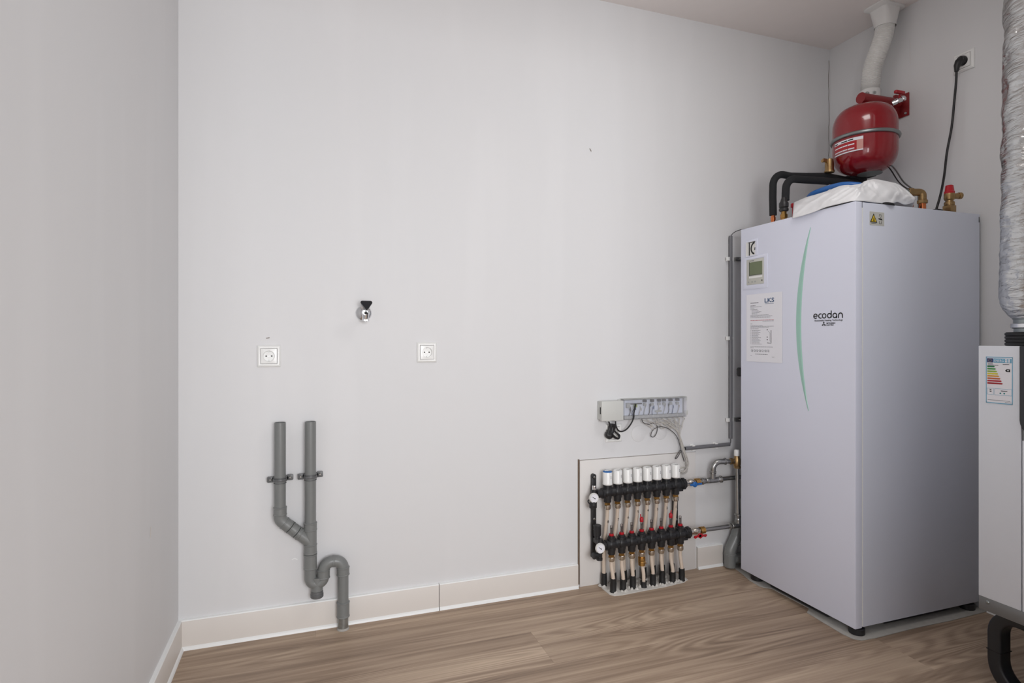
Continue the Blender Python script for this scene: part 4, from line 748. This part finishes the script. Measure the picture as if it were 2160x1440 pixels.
cl = smooth([Vector(p) for p in [(2.942,-.374,2.545),(2.938,-.366,2.49),(2.932,-.340,2.42),(2.934,-.314,2.36),(2.945,-.298,2.30),(2.948,-.292,2.27)]], 36); rad = [.0402 if i % 3 else .0385 for i in range(len(cl))]
e = MB(); e.tube(cl, rad, 26); e.build('ribbed_hose', M['flex'], t, smooth_ang=40)
e = MB(); e.lathe([(.042,2.21),(.044,2.212),(.044,2.27),(.042,2.273)], (2.948,-.292,0), n=28); e.lathe([(.0405,2.13),(.0405,2.215)], (2.948,-.292,0), n=28); e.build('hose_cuff', M['white2'], t)
MB().box((2.918,-.3365,2.243),(2.933,-.331,2.252)).build('cuff_catch', M['terml'], t)
# black lagged block under the vessel
e = MB(); e.tube([(2.90,-.27,ZP),(2.90,-.27,1.865)], .036, 20); e.box((2.85,-.31,1.866),(2.965,-.24,1.872)); tag(e.build('lagged_riser', M['foam'], None), 'thick black lagged riser on the heat pump below the red vessel', 'pipe')

# white sheet, bag, blue hose
def fb(x, y, s=1): return noise.noise(Vector((x*s, y*s, 3.1)))
def gauss(x, y, cx, cy, sx, sy): return math.exp(-((x-cx)/sx)**2-((y-cy)/sy)**2)
e = MB(); vs = []; fs = []
Bp = [(2.318,-.452,1.594),(2.317,-.50,1.594),(2.318,-.56,1.598),(2.322,-.61,1.606),(2.322,-.66,1.606),(2.326,-.715,1.606),(2.345,-.731,1.606),(2.40,-.732,1.606),(2.46,-.730,1.606),(2.52,-.725,1.609),(2.575,-.708,1.625),(2.62,-.705,1.619),(2.66,-.712,1.630)]
Rp = [(2.395,-.382,1.680),(2.40,-.442,1.688),(2.40,-.536,1.689),(2.40,-.613,1.694),(2.41,-.650,1.690),(2.42,-.680,1.688),(2.461,-.662,1.703),(2.490,-.66,1.713),(2.518,-.66,1.718),(2.570,-.668,1.713),(2.610,-.682,1.703),(2.640,-.690,1.683),(2.674,-.709,1.644)]
Cs = smooth([Vector(p) for p in Bp], 8); Rs = smooth([Vector(p) for p in Rp], 8); nr, nb = 26, 8; nc = len(Cs)
def fold(u, v): # straight-edged creases running diagonally
    f_ = 0
    for a_, sc_, am, sd in ((.9, 7, .011, 1.3), (-.6, 11, .007, 5.7), (.35, 19, .0035, 9.1)):
        f_ += am*(1-2*abs(noise.noise(Vector(((u+a_*v*.35)*sc_, v*1.3+sd, sd)))))
    return f_
for j in range(nr+nb+1):
    for i in range(nc):
        u = i/(nc-1); B0, R0 = Cs[i], Rs[i]
        if j <= nr:
            v = j/nr; p = B0.lerp(R0, v); out = Vector((-.55,-.62,.35))
            p = p + out*(.010*math.sin(PI*v)+ (fold(u, v)-.004)*min(1, v*5)*min(1, (1-v)*3+.25)*min(1, min(u, 1-u)*14+.15))
            p.z = max(p.z, ZP+.0008) if p.x > PX-.001 and p.y > PY1 else p.z
        else:
            w_ = (j-nr)/nb; k_ = .03 if u < .42 else .07; p = R0 + Vector((k_*w_, k_*w_, -(R0.z-ZP-.002)*w_**1.5)); p.z += .004*noise.noise(Vector((u*20, w_*4, 2)))*(1-w_)
        vs.append(tuple(p))
for j in range(nr+nb):
    for i in range(nc-1): a = j*nc+i; fs.append((a, a+1, a+nc+1)); fs.append((a, a+nc+1, a+nc))
e.add(vs, fs); sh = tag(e.build('crumpled_sheet', M['cloth'], None, smooth_ang=28), 'crumpled white sheet draped over the top front corner of the heat pump', 'sheet')
sm = sh.modifiers.new('thickness', 'SOLIDIFY'); sm.thickness = .0012
hz = thing('blue_hose', 'coiled blue hose in the clear bag behind the white sheet', 'hose', (2.47,-.5,ZP))
for k, (dx, dz) in enumerate(((0,0),(.006,-.026),(.034,-.008),(.036,-.036),(.008,-.052))):
    b = MB(); b.tube([(2.56+dx,-.395,1.690+dz),(2.49+dx,-.385,1.702+dz),(2.46+dx,-.41,1.708+dz),(2.455+dx,-.46,1.714+dz),(2.455+dx,-.52,1.716+dz),(2.46+dx,-.58,1.712+dz),(2.50+dx,-.62,1.700+dz),(2.58+dx,-.60,1.690+dz)], .0135, 14, sub=6); b.build('hose_turn', M['hose'], hz)
# bag as thin crumpled shell
bg = MB(); nU_, nV_ = 44, 24; vs = []; fs = []
for j in range(nV_+1):
    for i in range(nU_+1):
        t_ = i/nU_; ph = PI*j/nV_; yc = -.335-.305*t_; s = math.sin(PI*min(max(t_, .0), 1))**.45; wv = 1+.16*fb(t_*9, j*.35+2)
        vs.append((2.480-.055*math.cos(ph)*s*wv, yc, ZP+.004+(.128*math.sin(ph)**.7 if 0 < j < nV_ else 0)*s*wv*(.86+.14*t_)+.006*fb(t_*25, j*.9)*(1 if 0 < j < nV_ else 0)))
for j in range(nV_):
    for i in range(nU_): a = j*(nU_+1)+i; fs.append((a, a+1, a+nU_+2, a+nU_+1))
bg.add(vs, fs); tag(bg.build('plastic_bag', M['bag'], None, smooth_ang=30), 'clear crinkled plastic bag around the blue hose on the heat pump', 'bag')
e = MB(); e.lathe([(.007,ZP),(.007,1.668),(.0125,1.669),(.0125,1.682),(.010,1.686)], (2.425,-.352,0), n=12); tag(e.build('red_valve_cap', M['redp']), 'little red cap left of the blue hose bag', 'valve cap')

# copper pipe with brass elbow
t = thing('copper_pipe', 'bright copper pipe with brass elbow on the heat pump right of the sheet', 'pipe', (2.74,-.685,ZP))
e = MB(); e.lathe([(.0125,ZP),(.0125,1.650)], (2.745,-.685,0), n=20); e.build('copper_tube', M['copper'], t)
e = MB(); e.lathe([(.0155,1.636),(.0185,1.638),(.0185,1.650),(.0155,1.652)], (2.745,-.685,0), n=8); e.tube([(2.745,-.685,1.645)] + bend((2.745,-.685,1.64),(2.745,-.685,1.682),(2.69,-.655,1.684),.014,6) + [(2.700,-.660,1.684)], .0145, 16); e.lathe([(.0145,0),(.0172,.001),(.0172,.014),(.0145,.016)], (2.715,-.668,1.684), (-.88,.47,0), 8); e.build('brass_elbow', M['obrass'], t)
e = MB(); e.tube([(2.700,-.660,1.684),(2.64,-.628,1.686),(2.60,-.60,1.684)], .0125, 18)
for k in range(9): s_ = k/9; e.lathe([(.0125,0),(.0145,.001),(.0145,.003),(.0125,.004)], (2.698-.05*s_,-.659+.026*s_,1.684+.001*s_), (-.88,.46,0), 16)
e.build('ribbed_sleeve', M['galv'], t)
e = MB(); e.lathe([(.0085,ZP),(.0085,1.628),(.010,1.628),(.010,1.636)], (2.725,-.652,0), n=14); tag(e.build('copper_stub', M['copper']), 'short copper stub just left of the bigger copper pipe', 'pipe')
cable('braided_hose', 'thin grey braided hose from behind the red vessel to the brass elbow', [(2.93,-.40,1.90),(2.945,-.42,1.865),(2.90,-.49,1.79),(2.83,-.575,1.735),(2.775,-.64,1.700),(2.765,-.655,1.66),(2.76,-.66,ZP)], .0034, M['galv'], 'hose', n=10)
cable('thin_cable', 'thin black cable running beside the grey braided hose under the vessel', [(2.912,-.392,1.90),(2.926,-.412,1.865),(2.881,-.482,1.79),(2.811,-.567,1.735),(2.756,-.632,1.705),(2.735,-.645,1.69),(2.70,-.63,1.66),(2.70,-.62,ZP)], .0026, M['cable'], 'cable', n=8)
# pressure relief valve
t = thing('relief_valve', 'brass safety valve with red cap on the heat pump top right', 'valve', (2.815,-.715,ZP))
bx, by = 2.855, -.715
e = MB(); e.box((bx-.016,by-.016,ZP),(bx+.016,by+.016,ZP+.026)); e.lathe([(.014,.026),(.018,.027),(.018,.040),(.014,.042),(.013,.046),(.017,.050),(.0185,.056),(.0185,.074),(.016,.076)], (bx,by,ZP), n=8 if 0 else 20); e.tube([(bx+.01,by-.004,ZP+.064),(bx+.040,by-.012,ZP+.066)], .0115, 14); e.lathe([(.0115,0),(.0135,.001),(.0135,.012),(.010,.012),(.010,.004),(.001,.004)], (bx+.034,by-.011,ZP+.066), (1,-.25,.06), 16); e.build('body', M['obrass'], t, .0006)
e = MB(); e.lathe([(.0185,.074),(.0185,.082),(.0165,.084),(.0135,.106),(.011,.108)], (bx,by,ZP), n=10); e.build('cap', M['redp'], t)
# plug and cable on right wall
t = thing('power_plug', 'black angled plug and hanging cable on the right wall', 'plug', (2.99,-.68,2.2))
e = MB(); e.lathe([(.0180,0),(.0185,.004),(.0185,.014),(.015,.024),(.008,.028)], (XR-.004,-.664,2.259), (-1,0,0), 22); e.tube([(3.000,-.664,2.258),(2.990,-.662,2.250),(2.985,-.659,2.236),(2.985,-.657,2.212)], [.015,.0145,.0115,.0075], 14); e.build('plug', M['blackp'], t)
e = MB(); e.tube([(2.985,-.657,2.216),(2.987,-.654,2.17),(2.988,-.646,2.09),(2.98,-.641,1.985),(2.965,-.632,1.88),(2.93,-.645,1.78),(2.88,-.664,1.69),(2.84,-.668,ZP)], .0045, 12, sub=6); e.build('lead', M['cable'], t)

# ---------------------------------------------------------------- ventilation unit, duct
t = thing('ventilation_unit', 'pale grey ventilation unit on black frame at the right edge with energy label', 'ventilation unit', (2.68,-1.45,0))
VX, VY = 2.410, -1.098
MB().box((VX+.004,-1.80,.268),(2.965,VY-.003,1.070)).build('casing', M['ventm'], t, .002)
MB().box((VX,-1.2125,.299),(VX+.006,VY,1.077)).build('front_panel', M['vent'], t, .0012)
MB().box((VX+.006,VY-.005,.290),(2.965,VY,1.074)).build('far_side_panel', M['vent'], t, .0012)
MB().box((VX,-1.80,.299),(VX+.006,-1.2155,.80)).build('front_panel', M['vent'], t, .0012)
MB().box((VX+.0065,-1.80,1.0705),(2.965,VY-.005,1.076)).build('top_panel', M['vent'], t, .0012)
e = MB(); e.prism([(-1.214,1.077),(-1.214,.86)] + [(-1.214-.045*(1-math.cos(R(a))), .86-.045*math.sin(R(a))) for a in range(15,91,15)] + [(-1.79,.815),(-1.79,1.077)], (VX+.002,0,0), (0,1,0), Z1, -.012); lab(e.build('cover', M['blackg'], t, .001), 'glossy black cover with rounded corner')
e = MB(); e.box((VX+.0015,-1.80,.258),(VX+.02,VY,.2985)); rl_ = e.build('bottom_rail', M['ventm'], t, .0006)
e = MB(); e.lathe([(.0055,0),(.0055,.0012),(.003,.003)], (VX+.0015,-1.123,.286), (-1,0,0), 12); e.build('screw', M['galv'], rl_)
lbl = MB(); lbl.box((VX-.0006,-1.1915,.902),(VX-.0001,-1.1195,1.0435)); lbl = lab(lbl.build('energy_label', M['paper'], t), 'white energy label with coloured arrows')
LO = Vector((VX-.0007,-1.1195,.902)); LW, LH = .072, .1415
def lp(poly, mt, nm='print', th=.0003, dx=0): q = MB(); q.prism(poly, LO+Vector((dx,0,0)), V, Zz, th); return q.build(nm, mt, lbl, smooth_ang=0)
def lr(x0, y0, x1, y1, mt, nm='print', dx=0): return lp([(x0,y0),(x1,y0),(x1,y1),(x0,y1)], mt, nm, dx=dx)
q = MB()
for a in ((0,0,LW,.0022),(0,LH-.0022,LW,LH),(0,0,.0018,LH),(LW-.0018,0,LW,LH)): q.prism([(a[0],a[1]),(a[2],a[1]),(a[2],a[3]),(a[0],a[3])], LO, V, Zz, .0003)
for x0, y0, x1, y1 in ((.0035,.026,.021,.045),(.024,.026,.0695,.045)): q.ribbon([(x0,y0),(x1,y0),(x1,y1),(x0,y1)], .0008, LO, V, Zz, .0003, True)
q.build('border', M['lblue'], lbl, smooth_ang=0)
lr(.003,.124,.020,.1365,M['dblue'],'flag_panel'); lr(.021,.124,.069,.1365,M['lblue'],'heading_panel')
q = MB()
for k in range(12): a = R(30*k); q.prism([(.0115+.0042*math.cos(a)+dx_, .1302+.0042*math.sin(a)+dy_) for dx_, dy_ in ((-.0005,-.0005),(.0005,-.0005),(.0005,.0005),(-.0005,.0005))], LO+Vector((-.0004,0,0)), V, Zz, .0003)
q.build('star_ring', M['yel'], lbl, smooth_ang=0)
text('lettering', 'ENERG', .0105, LO+Vector((-.0005,-.0235,.1265)), V, Zz, M['paper'], lbl, wide=.025)
for k in range(4): lr(.052+.008*(k % 2), .1255+.0055*(k//2), .058+.008*(k % 2), .1295+.0055*(k//2), M['paper'], 'symbol', dx=-.0004)
cols = [(10,118,66),(66,150,70),(150,184,70),(216,206,60),(222,158,52),(196,100,52),(180,36,48),(160,24,34)]
for k, c_ in enumerate(cols):
    y = .1095-k*.0073; x1 = .022+.0031*k; lp([(.004,y),(x1,y),(x1+.0028,y+.0023),(x1,y+.0046),(.004,y+.0046)], mat('arrow_%s' % ['green','leaf','lime','yellow','amber','orange','red','crimson'][k], c_, .5), 'arrow')
lp([(.052,.101),(.056,.097),(.0655,.097),(.0655,.105),(.056,.105)], M['ink'], 'rating_arrow'); lr(.058,.0995,.0625,.1025,M['paper'],'rating_letter',dx=-.0004)
lr(.005,.119,.019,.1205,M['ink']); lr(.005,.1155,.034,.117,M['ink']); lr(.046,.1185,.063,.1200,M['ink']); lr(.0105,.040,.015,.0425,M['ink']); lr(.0105,.0345,.0155,.0375,M['ink']); lr(.041,.038,.058,.0400,M['ink'])
tl_ = mat('teal_print', (50, 140, 140), .5)
for x in (.0395,.0500): lp(arc(x,.0315,.0024,0,330,8), tl_, 'dot')
lr(.005,.009,.066,.0101,M['inkg']); lr(.052,.0045,.069,.0056,M['inkg'])
# black tubular stand: rounded loop with flat oval section
loopc = []; yM, yN, rt_, rb__ = -1.124, -1.79, .062, .085
for cy_, cz_, r_, a in ((yM-rt_, .188, rt_, 0), (yN+rt_, .188, rt_, 90), (yN+rb__, .105, rb__, 180), (yM-rb__, .105, rb__, 270)):
    for k in range(9): an = R(a+k*90/8); loopc.append((cy_+r_*math.cos(an), cz_+r_*math.sin(an)))
def sweep(xc, hw, ht):
    # rectangular section swept round the loop; hw half width in x, ht half thickness in plane
    b = MB(); m = len(loopc); vs = []
    pts_ = [Vector((0, y_, z_)) for y_, z_ in loopc]
    sec = rrect(hw*2, ht*2, .008, 3); ns = len(sec)
    for i in range(m):
        t_ = (pts_[(i+1) % m]-pts_[i-1]).normalized(); nn = Vector((0, -t_.z, t_.y))
        for sx_, st_ in sec: vs.append(Vector((xc+sx_, 0, 0)) + pts_[i] + nn*st_)
    b.add(vs, [(i*ns+k, i*ns+(k+1) % ns, ((i+1) % m)*ns+(k+1) % ns, ((i+1) % m)*ns+k) for i in range(m) for k in range(ns)]); return b
for xc in (2.462, 2.90):
    lo = sweep(xc, .026, .020).build('stand_frame', M['legb'], t, smooth_ang=50)
    ymax = yM
    MB().box((xc-.0266, ymax-.0206, .131),(xc+.0266, ymax+.0206, .1325)).build('joint_ring', M['hole'], lo)
# black corrugated collar and foil duct
DC = Vector((2.565,-1.180,0))
e = MB(); pr_ = [(.0845,1.0765)]
for k in range(4): z = 1.078+k*.0102; pr_ += [(.0875,z+.001),(.0875,z+.007),(.0845,z+.0080),(.0845,z+.0096)]
pr_ += [(.084,1.119),(.01,1.119)]; e.lathe(pr_, DC, n=40); e.build('collar', mat('collar_black', (20, 20, 22), .55), t)
t = thing('foil_duct', 'crinkled silver foil-wrapped duct rising from the ventilation unit', 'duct', (2.565,-1.18,1.12))
e = MB(); e.lathe([(.066,1.1195),(.066,1.130),(.070,1.131),(.070,1.146),(.067,1.147),(.067,1.158),(.069,1.160),(.069,1.170)], DC, n=40); e.build('neck', M['galv'], t)
e = MB(); e.lathe([(.0705,1.132),(.0730,1.133),(.0730,1.145),(.0705,1.146)], DC, n=40, caps=False); e.box((DC.x-.075,DC.y-.034,1.131),(DC.x-.064,DC.y-.012,1.147)); e.build('hose_clamp', M['chrome'], t, .0006)
e = MB(); n, m = 64, 150; vs = []
for j in range(m+1):
    f_ = j/m; z = 1.162+(H-1.163)*f_; base = .0985-.006*f_
    if z < 1.235: base = .068+(.0985-.068)*math.sin(PI/2*max(0, (z-1.162)/.073))**.8
    for k in range(n):
        a = 2*PI*k/n; q_ = Vector((math.cos(a)*2.2, math.sin(a)*2.2, z*11)); q2_ = Vector((math.cos(a)*4, math.sin(a)*4, z*32+a))
        rr = base + .0045*noise.noise(q_) + .0035*(1-abs(noise.noise(q2_))*2) + .0015*noise.noise(q2_*2.3); rr += .003*math.sin(z*60)*.5
        vs.append((DC.x+.012*f_+rr*math.cos(a), DC.y-.004*f_+rr*math.sin(a), z))
e.add(vs, [(j*n+k, j*n+(k+1) % n, (j+1)*n+(k+1) % n, (j+1)*n+k) for j in range(m) for k in range(n)]); e.build('foil_wrap', M['foil'], t, smooth_ang=50)
